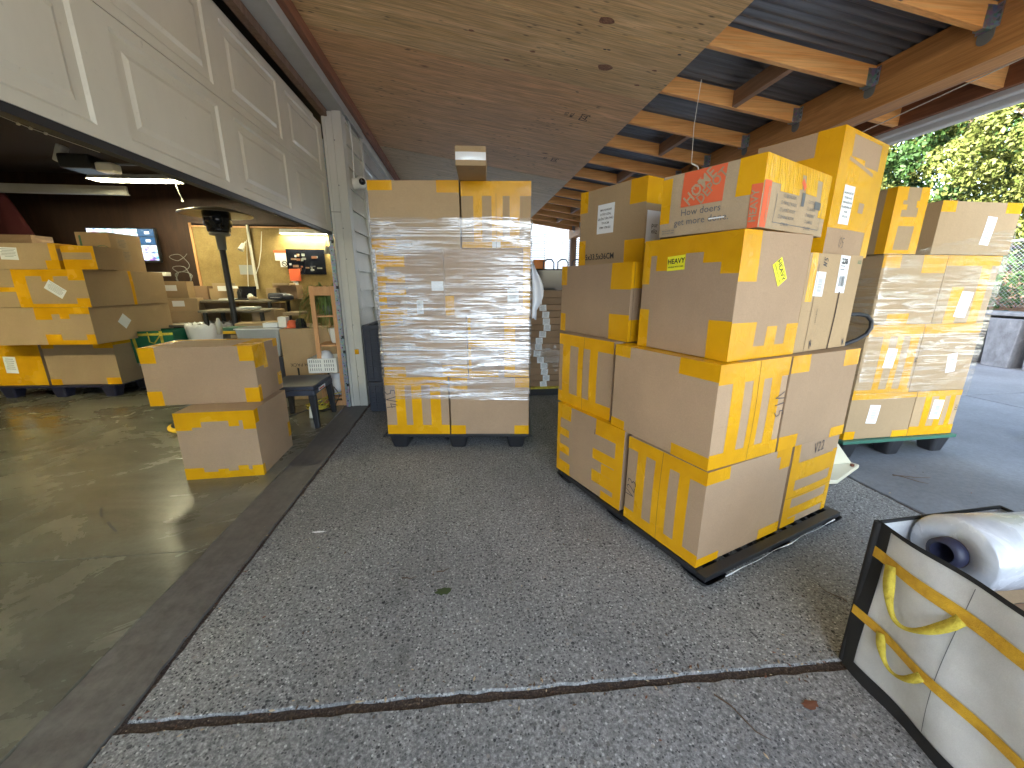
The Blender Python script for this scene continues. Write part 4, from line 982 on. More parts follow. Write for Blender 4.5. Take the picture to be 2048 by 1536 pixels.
c = Carton('brown paper carton with a round green recycled stamp on the garage stack', (-4.10, 5.37), -2, .36, .44, 1.504, 1.935, 'card_tan', corner='R')
c.sticker('F', .13, .66, .025, .22, 0, 'green_ink', name='print_band'); c.lines('F', .78, .42, ['100%', 'RECYCLED', 'CORRUGATE'], .036, -78, 'green_ink', gap=1.15)
ring = []
for k in range(40):
    a = 2*math.pi*k/40; ring += [(.100*math.cos(a), .100*math.sin(a)), (.106*math.cos(a), .106*math.sin(a))]
c.place('round_print', ring, [(2*k, 2*k+1, (2*k+3) % 80, (2*k+2) % 80) for k in range(40)], 'F', .74, .42, 0, M['green_ink'])
c.sticker('R', .35, .72, .14, .13, 0, 'card_moving', kind='lines'); c.sticker('R', .42, .40, .12, .13, 0, 'card_moving', kind='lines')

# ================================================================== woven bag with film roll (front right)
bag = empty('woven_bag', (1.36, .97, 0), label='translucent white woven bag with black edges and yellow straps in the front right corner', cat='bag')
def bl(o): o.location = -Vector((1.36, .97, 0)); return o
# side plane: from corner towards the camera, bulging; param s along length, z
A0, A1 = Vector((1.345, .985, 0)), Vector((1.295, .15, 0))
AL = (A1-A0).length; ad = (A1-A0).normalized(); an = Vector((-1, 0, 0)) 
an = Vector((ad.y, -ad.x, 0)); an = an if an.x < 0 else -an
HB = .585
def bp(s, z, off=0):
    bul = .028*math.sin(math.pi*min(1, max(0, s/AL)))*math.sin(math.pi*min(1, z/HB*.9+.05))+.006*math.sin(s*23+z*9)
    return A0+ad*s+an*(bul+off)+Vector((0, 0, z))
def patch(name, s0, s1, z0, z1, off, m, ns=24, nz=12, par=bag, f=None):
    vs = [bp(s0+(s1-s0)*i/ns, z0+(z1-z0)*j/nz, off) for j in range(nz+1) for i in range(ns+1)]
    fs = [(j*(ns+1)+i, j*(ns+1)+i+1, (j+1)*(ns+1)+i+1, (j+1)*(ns+1)+i) for j in range(nz) for i in range(ns)]
    o = mesh_obj(name, vs, fs, M[m], par, smooth=True); return bl(o) if par is bag else o
m = mat('woven_sheet', (.36, .37, .40), .38, spec=.5); t = NT(m)
w2 = t.noise(t.coords((1,1,1)), 5, 5, .65); w3 = t.noise(t.coords((1,1,1)), 300, 2)
col = t.ramp(w2, [(.3, (.50, .505, .51)), (.7, (.66, .665, .67))]); col = t.mix(.15, col, t.ramp(w3, [(.3, .6), (.7, 1.2)]), 'MULTIPLY')
t.set(Base_Color=col, Normal=t.bump(t.noise(t.coords((1,1,1)), 4, 2, .5), .5, .02, t.bump(t.noise(t.coords((1, 3, .6), rot=(.5, 0, 0)), 3, 2, .5, .6), .2, .010, t.bump(w3, .3, .001)))); M['woven'] = m
patch('side_panel', .0, AL, .0, HB, 0, 'woven', 40, 24)
patch('edge_binding', -.002, .045, .03, HB+.004, .003, 'black_fabric', 4)
patch('edge_binding', .0, AL, .0, .055, .0032, 'black_fabric', 30, 3)
patch('edge_binding', .0, AL, HB-.008, HB+.006, .0036, 'black_fabric', 30, 1)
# crease
patch('crease_shade', .27, .272, .06, HB-.02, .0026, 'ink_grey', 1, 16)  # thin grey strip, the shade along a fold put into colour
patch('strap', -.004, AL, .462, .500, .0052, 'orange_strap', 30, 2)
patch('strap', -.004, AL, .222, .256, .0052, 'orange_strap', 30, 2)
# back, ends, bottom of the bag
b = MB()
q = Vector((.52, .03, 0))
c0, c1 = A0, A1; c2, c3 = A1+q, A0+q
def wall(p0, p1): b.add([p0, p1, p1+Vector((0, 0, HB)), p0+Vector((0, 0, HB))], [(0, 1, 2, 3)])
wall(c0, c3); wall(c3, c2); wall(c2, c1); b.add([c+Vector((0, 0, .003)) for c in (c0, c1, c2, c3)], [(0, 1, 2, 3)])
bl(b.build('back_panel', M['woven'], bag))
b = MB(); up = Vector((0, 0, HB))
for p0, p1 in ((c0, c3), (c3, c2), (c2, c1)): b.tube([p0+up, p1+up], .006, 6)
b.tube([c0+Vector((.003, .004, .01)), c0+up+Vector((.003, .004, 0))], .012, 8)
bl(b.build('edge_binding', M['black_fabric'], bag))
def loop(s0, z0, s1, z1, sag, out, w, col, tw):
    pts = []
    for k in range(25):
        f = k/24; s = s0+(s1-s0)*f; z = z0+(z1-z0)*f-sag*math.sin(math.pi*f)**.8
        pts.append((s, z, .010+out*math.sin(math.pi*f)))
    vs = []; 
    for k, (s, z, o_) in enumerate(pts):
        f = k/24; a = tw*math.sin(math.pi*f)
        p = bp(s, z, o_); pn = bp(pts[min(k+1, 24)][0], pts[min(k+1, 24)][1], pts[min(k+1, 24)][2])-bp(pts[max(k-1, 0)][0], pts[max(k-1, 0)][1], pts[max(k-1, 0)][2])
        pn.normalize(); side = pn.cross(an).normalized(); v = side*math.cos(a)+an*math.sin(a)
        ww = w*(1-.62*math.sin(math.pi*f)**2)*(1+.08*math.sin(f*17))
        vs += [p-v*ww/2, p+v*ww/2]
    o = mesh_obj('strap_handle', vs, [(2*k, 2*k+1, 2*k+3, 2*k+2) for k in range(24)], M[col], bag, smooth=True); sm = o.modifiers.new('s', 'SOLIDIFY'); sm.thickness = .0015; bl(o)
loop(.075, .478, .275, .470, .115, .035, .032, 'yellow_strap', 1.1)
loop(.10, .240, .245, .238, .065, .02, .026, 'yellow_strap', 1.3)
# roll resting in the bag
rl = empty('stretch_film_roll', (1.50, .86, .50), label='large clear stretch film roll with dark blue core poking out of the woven bag', cat='film roll')
ax = Vector((1, .03, -.07)).normalized(); e0 = Vector((1.475, .872, .545))
def cyl_shell(ri, ro, L, n=64):
    b = MB(); w = ax.orthogonal().normalized(); v = ax.cross(w); vs = []
    for (r, l) in ((ri, .0), (ro-.006, 0), (ro, .006), (ro, L-.006), (ro-.006, L), (ri, L)):
        for k in range(n):
            a = 2*math.pi*k/n; vs.append(ax*l+w*r*math.cos(a)+v*r*math.sin(a))
    fs = [(q*n+k, q*n+(k+1) % n, ((q+1) % 6)*n+(k+1) % n, ((q+1) % 6)*n+k) for q in range(6) for k in range(n)]
    b.add(vs, fs, 0, True); return b
m = mat('film_roll_side', (.60, .63, .68), .22, spec=.7, coat=.5); t = NT(m)
w1 = t.noise(t.coords((1.5, 1.5, 1.5)), 4, 4, .6, 1.5); w2 = t.noise(t.coords((60, 1, 1)), 1, 2)
t.set(Base_Color=t.ramp(w1, [(.3, (.42, .44, .48)), (.7, (.60, .62, .66))]), Roughness=t.ramp(w1, [(.3, .15), (.7, .35)]), Normal=t.bump(w1, .5, .01, t.bump(w2, .15, .002))); M['roll'] = m
o = cyl_shell(.046, .112, .46).build('film_winding', M['roll'], rl); o.location = e0-rl.location
o = cyl_shell(.040, .0455, .47).build('cardboard_core', M['card_dark'], rl); o.location = e0-rl.location-ax*.003
b = MB(); w = ax.orthogonal().normalized()
b.tube([-ax*.030, -ax*.028, -ax*.002, ax*.03], [.030, .043, .046, .038], 32, caps=False); b.tube([-ax*.030, ax*.05], [.030, .022], 32, caps=False); b.tube([ax*.049, ax*.052], .022, 24)
o = b.build('core_plug', M['navy_plastic'], rl); o.location = e0-rl.location-ax*.004
# cardboard in the bag
p_ = empty('cardboard_box', (1.6, .6, 0), label='open brown carton stored inside the woven bag under the film roll', cat='cardboard box')
b = MB().box(-.20, -.36, .01, .20, .2, .40); b.build('carton_body', M['card_dark'], p_, bevel=.003)
MB().add([(-.20, .2, .40), (.2, .2, .40), (.2, .36, .47), (-.2, .36, .47)], [(0, 1, 2, 3)]).build('flap', M['card_tan'], p_)

# ================================================================== pallet jack (behind the leaning stack)
pj = empty('pallet_jack', (2.6, 2.25, 0), label='cream painted pallet jack frame with black loop handle between the two right stacks', cat='pallet jack')
def pl(o): o.location = -Vector((2.6, 2.25, 0)); return o
b = MB(); a, c_, d_ = Vector((2.30, 2.18, 0)), Vector((2.50, 2.19, 0)), Vector((2.90, 2.37, 0))
b.add([(2.28, 2.16, .012), (2.52, 2.15, .012), (2.90, 2.345, .012), (2.86, 2.45, .012), (2.26, 2.42, .012), (2.28, 2.16, .042), (2.52, 2.15, .042), (2.90, 2.345, .042), (2.86, 2.45, .042), (2.26, 2.42, .042)],
      [(4,3,2,1,0),(5,6,7,8,9),(0,1,6,5),(1,2,7,6),(2,3,8,7),(3,4,9,8),(4,0,5,9)])
pl(b.build('base_frame', M['cream_steel'], pj, bevel=.006))
b = MB(); b.add([(2.50, 2.36, .043), (2.87, 2.38, .043), (2.87, 2.40, .043), (2.50, 2.38, .043), (2.42, 2.36, .36), (2.57, 2.37, .36), (2.57, 2.39, .36), (2.42, 2.38, .36)],
      [(0,1,5,4),(1,2,6,5),(2,3,7,6),(3,0,4,7),(4,5,6,7)]); pl(b.build('gusset', M['cream_steel'], pj, bevel=.004))
pl(MB().tube([(2.82, 2.33, .043), (2.82, 2.33, .058)], .014, 6).build('bolt', M['leaf_dry'], pj))
pl(MB().tube([(2.52, 2.42, .2), (2.60, 2.44, .93)], .018, 12).build('handle_shaft', M['black_plastic'], pj))
hp = [(2.60, 2.45, .93), (2.60, 2.45, 1.10), (2.64, 2.45, 1.145), (2.74, 2.45, 1.145), (2.80, 2.45, 1.135), (2.845, 2.45, 1.10), (2.855, 2.45, 1.05), (2.83, 2.45, 1.005), (2.76, 2.45, .965), (2.66, 2.45, .93), (2.60, 2.45, .91)]
pl(MB().tube(hp, .014, 12).build('loop_handle', M['black_plastic'], pj))
for k in range(2):
    wv = -.02+.2*k; pl(MB().tube([(2.36+wv, 2.30, .031), (2.39+wv, 2.30, .031)], .030, 18).build('roller', M['black_plastic'], pj))

# maroon bag by the right edge
mb_ = empty('soft_bag', (4.98, 2.48, 0), label='dark maroon bag with a round black zip pull at the right edge', cat='bag')
b = MB(); b.lathe([(.001, 0), (.16, .005), (.19, .10), (.17, .22), (.09, .30), (.001, .31)], n=28); b.build('bag_body', M['maroon'], mb_)
b = MB().tube([(-.165, -.06, .17), (-.20, -.08, .165), (-.245, -.09, .145)], .006, 8).tube([(-.245, -.09, .15), (-.268, -.095, .145), (-.275, -.098, .14)], [.02, .027, .02], 16); b.build('zip_pull', M['black_plastic'], mb_)

# ================================================================== crates and flat cartons behind the double stack
def crate(label, x0, y0, z0, w, d, h, ribs):
    c = empty('plastic_crate', (x0, y0, z0), R(-3), label=label, cat='crate', group='dark plastic crates')
    b = MB(); t_ = .012
    b.box(0, 0, 0, w, t_, h-.04); b.box(0, d-t_, 0, w, d, h-.04); b.box(0, t_, 0, t_, d-t_, h-.04); b.box(w-t_, t_, 0, w, d-t_, h-.04); b.box(t_, t_, 0, w-t_, d-t_, .02)
    b.build('crate_wall', M['crate_grey'], c, bevel=.002)
    b = MB(); b.box(-.012, -.012, h-.04, w+.012, 0.01, h); b.box(-.012, d-.01, h-.04, w+.012, d+.012, h); b.box(-.012, .0102, h-.04, .008, d-.0102, h); b.box(w-.008, .0102, h-.04, w+.012, d-.0102, h); b.build('rim', M['crate_grey'], c, bevel=.003)
    b = MB()
    n = int(w/.055)
    for k in range(n+1): b.box(w*k/n-.004, -.011, .02, w*k/n+.004, -.0005, h-.041)
    for k in range(ribs): z = .03+(h-.09)*k/(ribs-1); b.box(.005, -.0085, z, w-.005, -.0003, z+.008)
    b.build('rib', M['crate_grey'], c)
crate('upper dark grey ribbed crate beside the white jamb', -1.045, 4.22, .335, .42, .60, .60, 9)
crate('lower dark grey crate on the ground beside the white jamb', -1.035, 4.20, .005, .42, .60, .328, 5)
yb = MB(); yb.add([(-.88, 4.4, .90), (-.70, 4.4, .90), (-.72, 4.4, 1.12), (-.90, 4.4, 1.14), (-.88, 4.43, .90), (-.70, 4.43, .90), (-.72, 4.43, 1.12), (-.90, 4.43, 1.14)], [(0,1,2,3),(4,7,6,5),(0,4,5,1),(1,5,6,2),(2,6,7,3),(3,7,4,0)])
tag(yb.build('plastic_tray', M['yellow_plastic'], bevel=.006), 'yellow plastic tray standing in the upper dark crate', 'tray')
pb = MB().box(.62, 4.62, .0, 1.95, 5.3, .085); tag(pb.build('low_platform', M['black_plastic'], bevel=.004), 'low black platform under the pile of flat cartons', 'platform')
tag(MB().box(.60, 4.60, .086, 1.97, 5.32, .105).build('plywood_sheet', M['yellow_strap'], bevel=.002), 'thin yellowish board under the pile of flat cartons', 'board')
zz = .107; k = 0
names = ['bottom', 'second', 'third', 'fourth', 'fifth', 'sixth', 'seventh', 'eighth', 'ninth', 'tenth', 'eleventh', 'twelfth', 'thirteenth', 'fourteenth', 'topmost']
for k in range(15):
    hgt = .072+.006*((k*7) % 3)
    c = Carton('%s flat brown carton counting up the tall pile behind the wrapped stack' % names[k], (.66+.012*math.sin(k*2.3), 4.66+.01*math.sin(k*1.1)), -2, 1.25, .6, zz, zz+hgt-.004, 'card_dark', .001, group='pile of flat cartons')
    c.sticker('F', .215+.045*math.sin(k*.75+.5), .42, .085, .075, random.uniform(-6, 6), kind='lines'); zz += hgt
wf = MB(); vs = []
for k in range(26):
    f = k/25; vs += [(.70+.42*f, 4.62, .60+.05*math.sin(k)-.28*f), (.72+.44*f, 4.61, .68+.05*math.sin(k*1.3)-.1*f)]
tag(mesh_obj('film_scrap', vs, [(2*k, 2*k+1, 2*k+3, 2*k+2) for k in range(25)], M['film']), 'crinkled clear film hanging across the pile of flat cartons', 'film scrap')
# dark tool chest + rails further back
tc = empty('storage_chest', (1.6, 7.2, 0), label='big black storage chest with folding tube handles behind the flat cartons', cat='storage chest')
MB().box(-.5, -.4, 0, .6, .4, 1.60).build('chest_body', M['dark_glass'], tc, bevel=.02)
b = MB()
for k in range(3):
    x = -.22+.25*k; b.tube([(x, -.3, 1.60), (x, -.3, 1.72), (x+.06, -.3, 1.76), (x+.14, -.3, 1.76), (x+.18, -.3, 1.70), (x+.18, -.3, 1.60)], .012, 8)
b.build('tube_handle', M['crate_grey'], tc)
MB().box(-.5, -.43, 1.16, .6, -.40, 1.22).build('yellow_trim', M['yellow_plastic'], tc)
tag(MB().box(1.22, 6.95, 1.602, 1.42, 7.15, 1.76).build('orange_tub', M['orange_plastic'], bevel=.02), 'small orange tub on the black storage chest', 'tub')

# neighbouring house far behind
nh = empty('neighbour_house', (4, 17, 0), label='sunlit white neighbouring house with lap siding seen under the carport', cat='house')
b = MB(); z = 0
while z < 5.4:
    b.add([(-6, 0, z), (6, 0, z), (6, .03, z+.19), (-6, .03, z+.19), (-6, .03, z), (6, .03, z)], [(0, 1, 2, 3), (0, 4, 5, 1)]); z += .19
b.box(-6, .05, 0, 6, 6, 5.4)
b.build('wall', M['white_siding'], nh)
for x in (-1.0, .9):
    f = MB().box(x-.5, -.03, 1.9, x+.5, .028, 3.5).build('window', M['trim'], nh, bevel=.01)
    b = MB(); 
    for k in range(16): b.box(x-.42, -.036, 1.98+.092*k, x+.42, -.031, 1.98+.092*k+.07)
    b.build('blind', M['white_siding'], f); MB().box(x-.44, -.0325, 1.96, x+.44, -.0302, 3.44).build('pane', M['dark_glass'], f)
MB().box(.05, -.04, 0, .17, .03, 5.4).build('corner_trim', M['trim'], nh)
MB().add([(-6.4, -.5, 5.35), (6.4, -.5, 5.35), (6.4, 3, 7.4), (-6.4, 3, 7.4), (-6.4, 6.5, 5.35), (6.4, 6.5, 5.35)], [(0, 1, 2, 3), (3, 2, 5, 4)]).build('roof', M['dark_ceiling'], nh)

# ================================================================== garage interior
def lamp_fixture(label, p0, p1, z, w, es, group=None, cord=True, name='tube_light', tint=(1., .92, .58)):
    p0, p1 = Vector(p0), Vector(p1); c = (p0+p1)/2; L = (p1-p0).length; a = math.atan2(p1.y-p0.y, p1.x-p0.x)
    o = empty(name, (c.x, c.y, z), a, label=label, cat='tube light', group=group)
    MB().add([(-L/2, -w/2*.55, .07), (L/2, -w/2*.55, .07), (L/2, w/2*.55, .07), (-L/2, w/2*.55, .07), (-L/2, -w/2, .0), (L/2, -w/2, .0), (L/2, w/2, .0), (-L/2, w/2, .0)],
             [(0,1,2,3),(0,4,5,1),(1,5,6,2),(2,6,7,3),(3,7,4,0)]).build('reflector', M['white_plastic'], o)
    key = 'tube_emit_%g' % es
    if key not in M: M[key] = mat('lit_tube', (1, 1, 1), .5, emit=tint, es=es)
    for s in (-1, 1): MB().tube([(-L/2+.03, s*w*.22, .015), (L/2-.03, s*w*.22, .015)], .016, 10).build('tube', M[key], o)
    if cord:
        b = MB().tube([(L/2-.05, 0, .0), (L/2-.03, 0, -.12), (L/2-.01, .01, -.20)], .004, 6).tube([(L/2-.01, .01, -.20), (L/2-.005, .01, -.24)], [.006, .014], 8); b.build('pull_cord', M['white_plastic'], o)
    return o
lamp_fixture('lit two tube ceiling light over the left pallet stack in the garage', (-4.75, 6.2), (-3.70, 6.15), 2.66, .22, 11)
lamp_fixture('lit tube light mounted on the tan wall above the notices', (-2.93, 7.16), (-2.12, 7.16), 2.145, .12, 8, cord=False)
lamp_fixture('tube ceiling light at the front of the garage bay behind the raised door', (-5.6, 1.2), (-4.4, 1.2), 2.78, .22, 27)
lamp_fixture('second tube ceiling light near the rear left of the garage bay', (-7.8, 3.6), (-6.6, 3.6), 2.78, .22, 6)
# ceiling joist / track
tag(MB().box(-9.2, 6.70, 2.60, -4.75, 6.74, 2.70).box(-9.2, 6.68, 2.585, -4.75, 6.76, 2.598).build('ceiling_track', M['header_grey']), 'long pale horizontal track under the garage ceiling left of the lit tube light', 'track')
op = empty('door_opener', (-4.35, 5.55, 2.62), label='black garage door opener motor with two white lamp covers under the ceiling', cat='door opener')
MB().box(-.12, -.14, .0, .20, .18, .15).build('motor_housing', M['black_plastic'], op, bevel=.02)
MB().box(.20, -.08, -.015, .38, .07, .085).build('lamp_cover', M['white_plastic'], op, bevel=.02)
o = MB().box(-.035, -.05, -.09, .035, .05, .10).build('lamp_cover', M['white_plastic'], op, bevel=.015); o.location = (-.16, -.02, .16); o.rotation_euler = (0, R(25), 0)
MB().box(.20, .1, .10, 1.6, .13, .12).build('rail', M['galv_dull'], op)
dc = empty('dome_camera', tuple(at(155, 378, 7.1)), label='little round dome camera under the long ceiling track', cat='camera'); MB().lathe([(.001, -.05), (.03, -.045), (.055, -.02), (.06, 0), (.001, .01)], n=20).build('dome', M['header_grey'], dc)
b = MB(); b.tube([at(0, 232, 5.0)+Vector((0, 0, 0)), at(60, 256, 5.0), at(200, 305, 5.4)], .004, 5)
for px, py in ((35, 247), (60, 256), (90, 266)): b.tube([at(px, py, 5.0), at(px+4, py+2, 5.0)], [.016, .012], 8)
tag(b.build('string_lights', M['white_plastic']), 'thin string of small bulbs along the garage ceiling behind the raised door', 'string lights')
# red coat / bag high on the left wall
rb = MB(); c_ = at(15, 430, 6.9); vs = []
for j in range(13):
    f = j/12
    for i in range(25):
        a = 2*math.pi*i/25; w_ = .10+.34*f**.8+.03*math.sin(a*7+j*.4)*f
        vs.append((c_.x-.12+w_*math.cos(a), c_.y+.10*(1+.4*math.sin(a*5))*math.sin(a), c_.z+.34-.72*f-.05*math.sin(a*3)*f))
rb.add(vs, [(j*25+i, j*25+(i+1) % 25, (j+1)*25+(i+1) % 25, (j+1)*25+i) for j in range(12) for i in range(25)]+[tuple(range(25))], 0, True)
tag(rb.build('hanging_coat', M['red_fabric']), 'dark red coat hanging in the shadows above the left stack', 'coat')
tb = Carton('tan bundle lying on a shelf behind the top carton at far left', tuple(at(65, 486, 6.4))[:2], 0, .62, .3, 1.86, 2.0, 'card_dark', corner='R', bulge=.03)
ws = MB().box(-8.0, 6.2, 1.82, -5.3, 6.9, 1.855); 
for x in (-7.9, -5.4): ws.box(x-.03, 6.25, 0.005, x+.03, 6.31, 1.819); ws.box(x-.03, 6.8, .005, x+.03, 6.86, 1.819)
tag(ws.build('storage_shelf', M['post_brown']), 'dark wooden shelf unit behind the left pallet stack', 'shelf')
# TV with camera views
tv = empty('wall_monitor', tuple(at(247, 490, 7.12)), label='flat wall monitor showing security camera tiles on the dark brown wall', cat='monitor')
p0, p1 = at(172, 456, 7.12), at(326, 527, 7.12); wv, hv = (p1.x-p0.x), (p0.z-p1.z)
MB().box(-wv/2, 0, -hv/2, wv/2, .05, hv/2).build('bezel', M['black_plastic'], tv, bevel=.006)
m = mat('monitor_view', (.02, .02, .03), .2, emit=(.35, .55, .8), es=.35); t = NT(m)
v = t.voro(t.coords((6, 1, 8)), 2.2, out='Color'); n = t.noise(t.coords((1,1,1)), 12, 4, .7)
em = t.mix(t.ramp(n, [(.4, 0.), (.62, 1.)]), (.02, .06, .10), (.50, .66, .85)); em = t.mix(.18, em, v, 'MIX'); t.l(em, t.b.inputs['Emission Color']); M['screen'] = m
M['screen_dark'] = mat('monitor_tile', (.01, .015, .03), .2, emit=(.01, .03, .06), es=.5); M['screen_white'] = mat('monitor_mark', (.8, .8, .8), .4, emit=(.8, .85, .9), es=.8)
b = MB().box(-wv/2+.02, -.004, -hv/2+.02, wv*.24, -.001, hv/2-.02); b.build('screen', M['screen'], tv)
for k in range(4):
    z1 = hv/2-.02-(hv-.04)/4*k; z0 = z1-(hv-.04)/4+.012
    o = MB().box(wv*.24+.012, -.004, z0, wv/2-.02, -.001, z1).build('screen_tile', M['screen_dark' if k < 2 else 'screen'], tv)
    if k < 2: MB().box(wv*.35, -.007, (z0+z1)/2-.014, wv*.41, -.0045, (z0+z1)/2+.014).build('tile_mark', M['screen_white'], tv)
wb = MB().box(-.23, 0, -.03, .23, .12, .03); o = wb.build('wall_unit', M['white_plastic'], bevel=.008); o.location = at(300, 548, 7.1); tag(o, 'white bar shaped unit on the wall under the monitor', 'wall unit')
# coil of cable on the brown wall
b = MB(); pts = []; c_ = at(370, 555, 7.2)
for k in range(90):
    a = k*.35; pts.append((c_.x+.12*math.cos(a)+.02*math.sin(k), c_.y-.02-.0004*k, c_.z+.09*math.sin(a)+(.0 if k < 50 else (k-50)*.010)))
b.tube(pts, .005, 5); tag(b.build('cable_coil', M['galv_dull']), 'grey cable looped on the dark wall beside the patio heater', 'cable')
# patio heater
ph = empty('patio_heater', (-3.12, 5.8, 0), label='black patio heater with wide domed reflector standing in the garage', cat='patio heater')
MB().lathe([(.02, 2.30), (.10, 2.295), (.25, 2.262), (.40, 2.215), (.405, 2.205), (.25, 2.245), (.10, 2.275), (.02, 2.28)], n=48).build('reflector', M['alu'], ph)
MB().lathe([(.06, 1.99), (.125, 2.0), (.13, 2.02), (.13, 2.06), (.15, 2.07), (.155, 2.24), (.14, 2.25), (.05, 2.25)], n=32).build('burner_cage', M['dark_glass'], ph)
MB().lathe([(.05, 1.78), (.055, 1.95), (.11, 1.96), (.12, 1.99), (.05, 1.992)], n=24).build('burner_neck', M['galv_dull'], ph)
MB().tube([(0, 0, .75), (0, 0, 1.78)], .036, 20).build('pole', M['black_plastic'], ph)
MB().lathe([(.001, 0.006), (.24, .006), (.24, .06), (.20, .08), (.20, .70), (.12, .76), (.001, .77)], n=32).build('base_housing', M['black_plastic'], ph)
# benches
tbm = mat('bench_top', (.16, .14, .11), .5); M['bench'] = tbm
def bench(label, x0, x1, y0, y1, z, m='bench', legs=True):
    o = empty('work_table', ((x0+x1)/2, (y0+y1)/2, 0), label=label, cat='table', group='packing tables'); cx, cy = (x0+x1)/2, (y0+y1)/2
    MB().box(x0-cx, y0-cy, z-.03, x1-cx, y1-cy, z).build('table_top', M[m], o, bevel=.004)
    for x in (x0+.06, x1-.06):
        for y in (y0+.05, y1-.05): MB().box(x-cx-.02, y-cy-.02, .005, x-cx+.02, y-cy+.02, z-.031).build('leg', M['black_plastic'], o)
bench('long dark packing table against the tan wall', -4.9, -2.9, 6.45, 7.2, 1.11)
bench('lower black tube table in front of the tan wall on the right', -3.6, -2.75, 5.85, 6.35, 1.0)
def B(label, px0, py0, px1, py1, y, D=.3, m='card_tan', name='cardboard_box', cat='cardboard box', yaw=0, zb=None, bulge=.002, **k):
    a = at(px0, py1, y); b_ = at(px1, py0, y)
    z0 = zb if zb is not None else a.z
    return Carton(label, (a.x, y), yaw, abs(b_.x-a.x), D, z0, b_.z, m, bulge, **k)
# boxes stacked behind the green bag
tbx = bench('low dark table carrying the small cartons beside the left stack', -4.6, -3.75, 5.95, 6.6, .80)
zs = .803
for lab, w, h, lx in (('lower small open carton of the little pile next to the long cartons', .52, .16, 0), ('middle small carton with white label in the little pile next to the long cartons', .50, .19, .0), ('topmost small open tan carton in the little pile next to the long cartons', .42, .24, -.01)):
    c = Carton(lab, (-4.36+lx, 6.2), 18, w, .34, zs, zs+h-.004, 'card_tan', .002); zs += h
    if w < .51: c.sticker('F', .55, .6, .14, .08)
tag(MB().box(-4.35, 5.6, .005, -3.75, 6.0, .36).build('storage_box', M['black_plastic'], bevel=.01), 'black box on the floor under the green tote bag', 'box')
gb = empty('tote_bag', (-3.95, 5.55, .0), label='green woven tote bag with yellow straps beside the left stack', cat='bag'); gb.location = (-4.0, 5.62, .365)
b = MB(); b.add([(-.30, -.18, 0), (.30, -.18, 0), (.30, .16, 0), (-.30, .16, 0), (-.34, -.2, .40), (.33, -.2, .42), (.34, .18, .41), (-.34, .18, .40)], [(0,3,2,1),(0,1,5,4),(1,2,6,5),(2,3,7,6),(3,0,4,7)]); b.build('bag_body', M['green_bag'], gb, bevel=.01)
for s0, s1 in (((-.12, -.183, 0), (-.14, -.206, .40)), ((.18, -.183, 0), (.19, -.206, .41))):
    MB().ribbon([s0, s1], .035, (0, -1, 0)).build('strap', M['yellow_strap'], gb)
MB().ribbon([(-.335, -.205, .36), (.33, -.207, .375)], .03, (0, -1, 0)).build('strap', M['yellow_strap'], gb)
MB().tube([(.05, -.22, .40), (.07, -.24, .28), (.12, -.24, .26), (.2, -.235, .36)], .007, 6).build('strap', M['yellow_strap'], gb)
tb_ = empty('waste_bin', (-3.42, 5.75, 0), label='grey bin lined with a crumpled clear bag behind the garage pair', cat='bin')
MB().lathe([(.001, .008), (.20, .008), (.235, .72), (.245, .73), (.24, .80), (.225, .80), (.22, .72), (.18, .05)], n=28).build('bin_body', M['grey_roll'], tb_)
b = MB(); pr = []
b.lathe([(.238, .58), (.252, .70), (.262, .79), (.25, .84), (.21, .82)], n=40); o = b.build('bin_liner', M['film_roll'], tb_)
for v in o.data.vertices: v.co.x *= 1+.06*math.sin(v.index*1.9); v.co.z += .02*math.sin(v.index*2.7)
# table-top clutter
B('open flat carton with raised flaps on the long packing table', 420, 577, 468, 590, 6.75, .4, zb=1.113)
B('dark brown carton at the left of the long packing table', 375, 572, 413, 592, 6.85, .3, 'card_dark', zb=1.113)
B('shallow tray box with green mark behind the open flat carton', 425, 566, 460, 576, 7.0, .15, 'card_moving', zb=1.113)
B('dark box stack base at the right end of the packing table', 548, 570, 592, 592, 6.9, .25, 'card_dark', zb=1.113)
B('small box with yellow label beside the laptop', 533, 576, 552, 590, 6.8, .2, zb=1.113)
b = MB().box(-.13, -.10, 0, .13, .10, .018); lp = empty('laptop', (-3.42, 6.72, 1.113), label='dark laptop left open on the packing table', cat='laptop'); b.build('keyboard_base', M['black_plastic'], lp)
o = MB().box(-.13, 0, 0, .13, .008, .19).build('lid', M['dark_glass'], lp); o.location = (0, .10, .015); o.rotation_euler = (R(-12), 0, 0)
pp_ = empty('paper_stack', (-3.62, 6.66, 1.113), label='white paper stack left of the dark laptop', cat='paper'); b = MB()
for k in range(6): b.box(-.11+.004*k, -.08, .004*k, .11+.003*(k % 3), .08, .004*k+.003)
b.build('sheets', M['paper'], pp_)
pp_ = empty('paper_stack', (-3.08, 6.12, 1.003), label='loose white papers and tray on the lower tube table', cat='paper'); b = MB()
for k in range(5): b.box(-.16+.01*k, -.10, .006*k, .12+.008*(k % 3), .10, .006*k+.004)
b.build('sheets', M['paper'], pp_)
pr_ = empty('label_printer', (-2.92, 6.72, 1.113), label='dark rounded label printer at the right of the packing table', cat='printer'); MB().box(-.12, -.1, 0, .12, .1, .10).build('housing', M['crate_grey'], pr_, bevel=.03); MB().box(-.07, -.11, .03, .07, -.1005, .034).build('paper_slot', M['paper'], pr_)
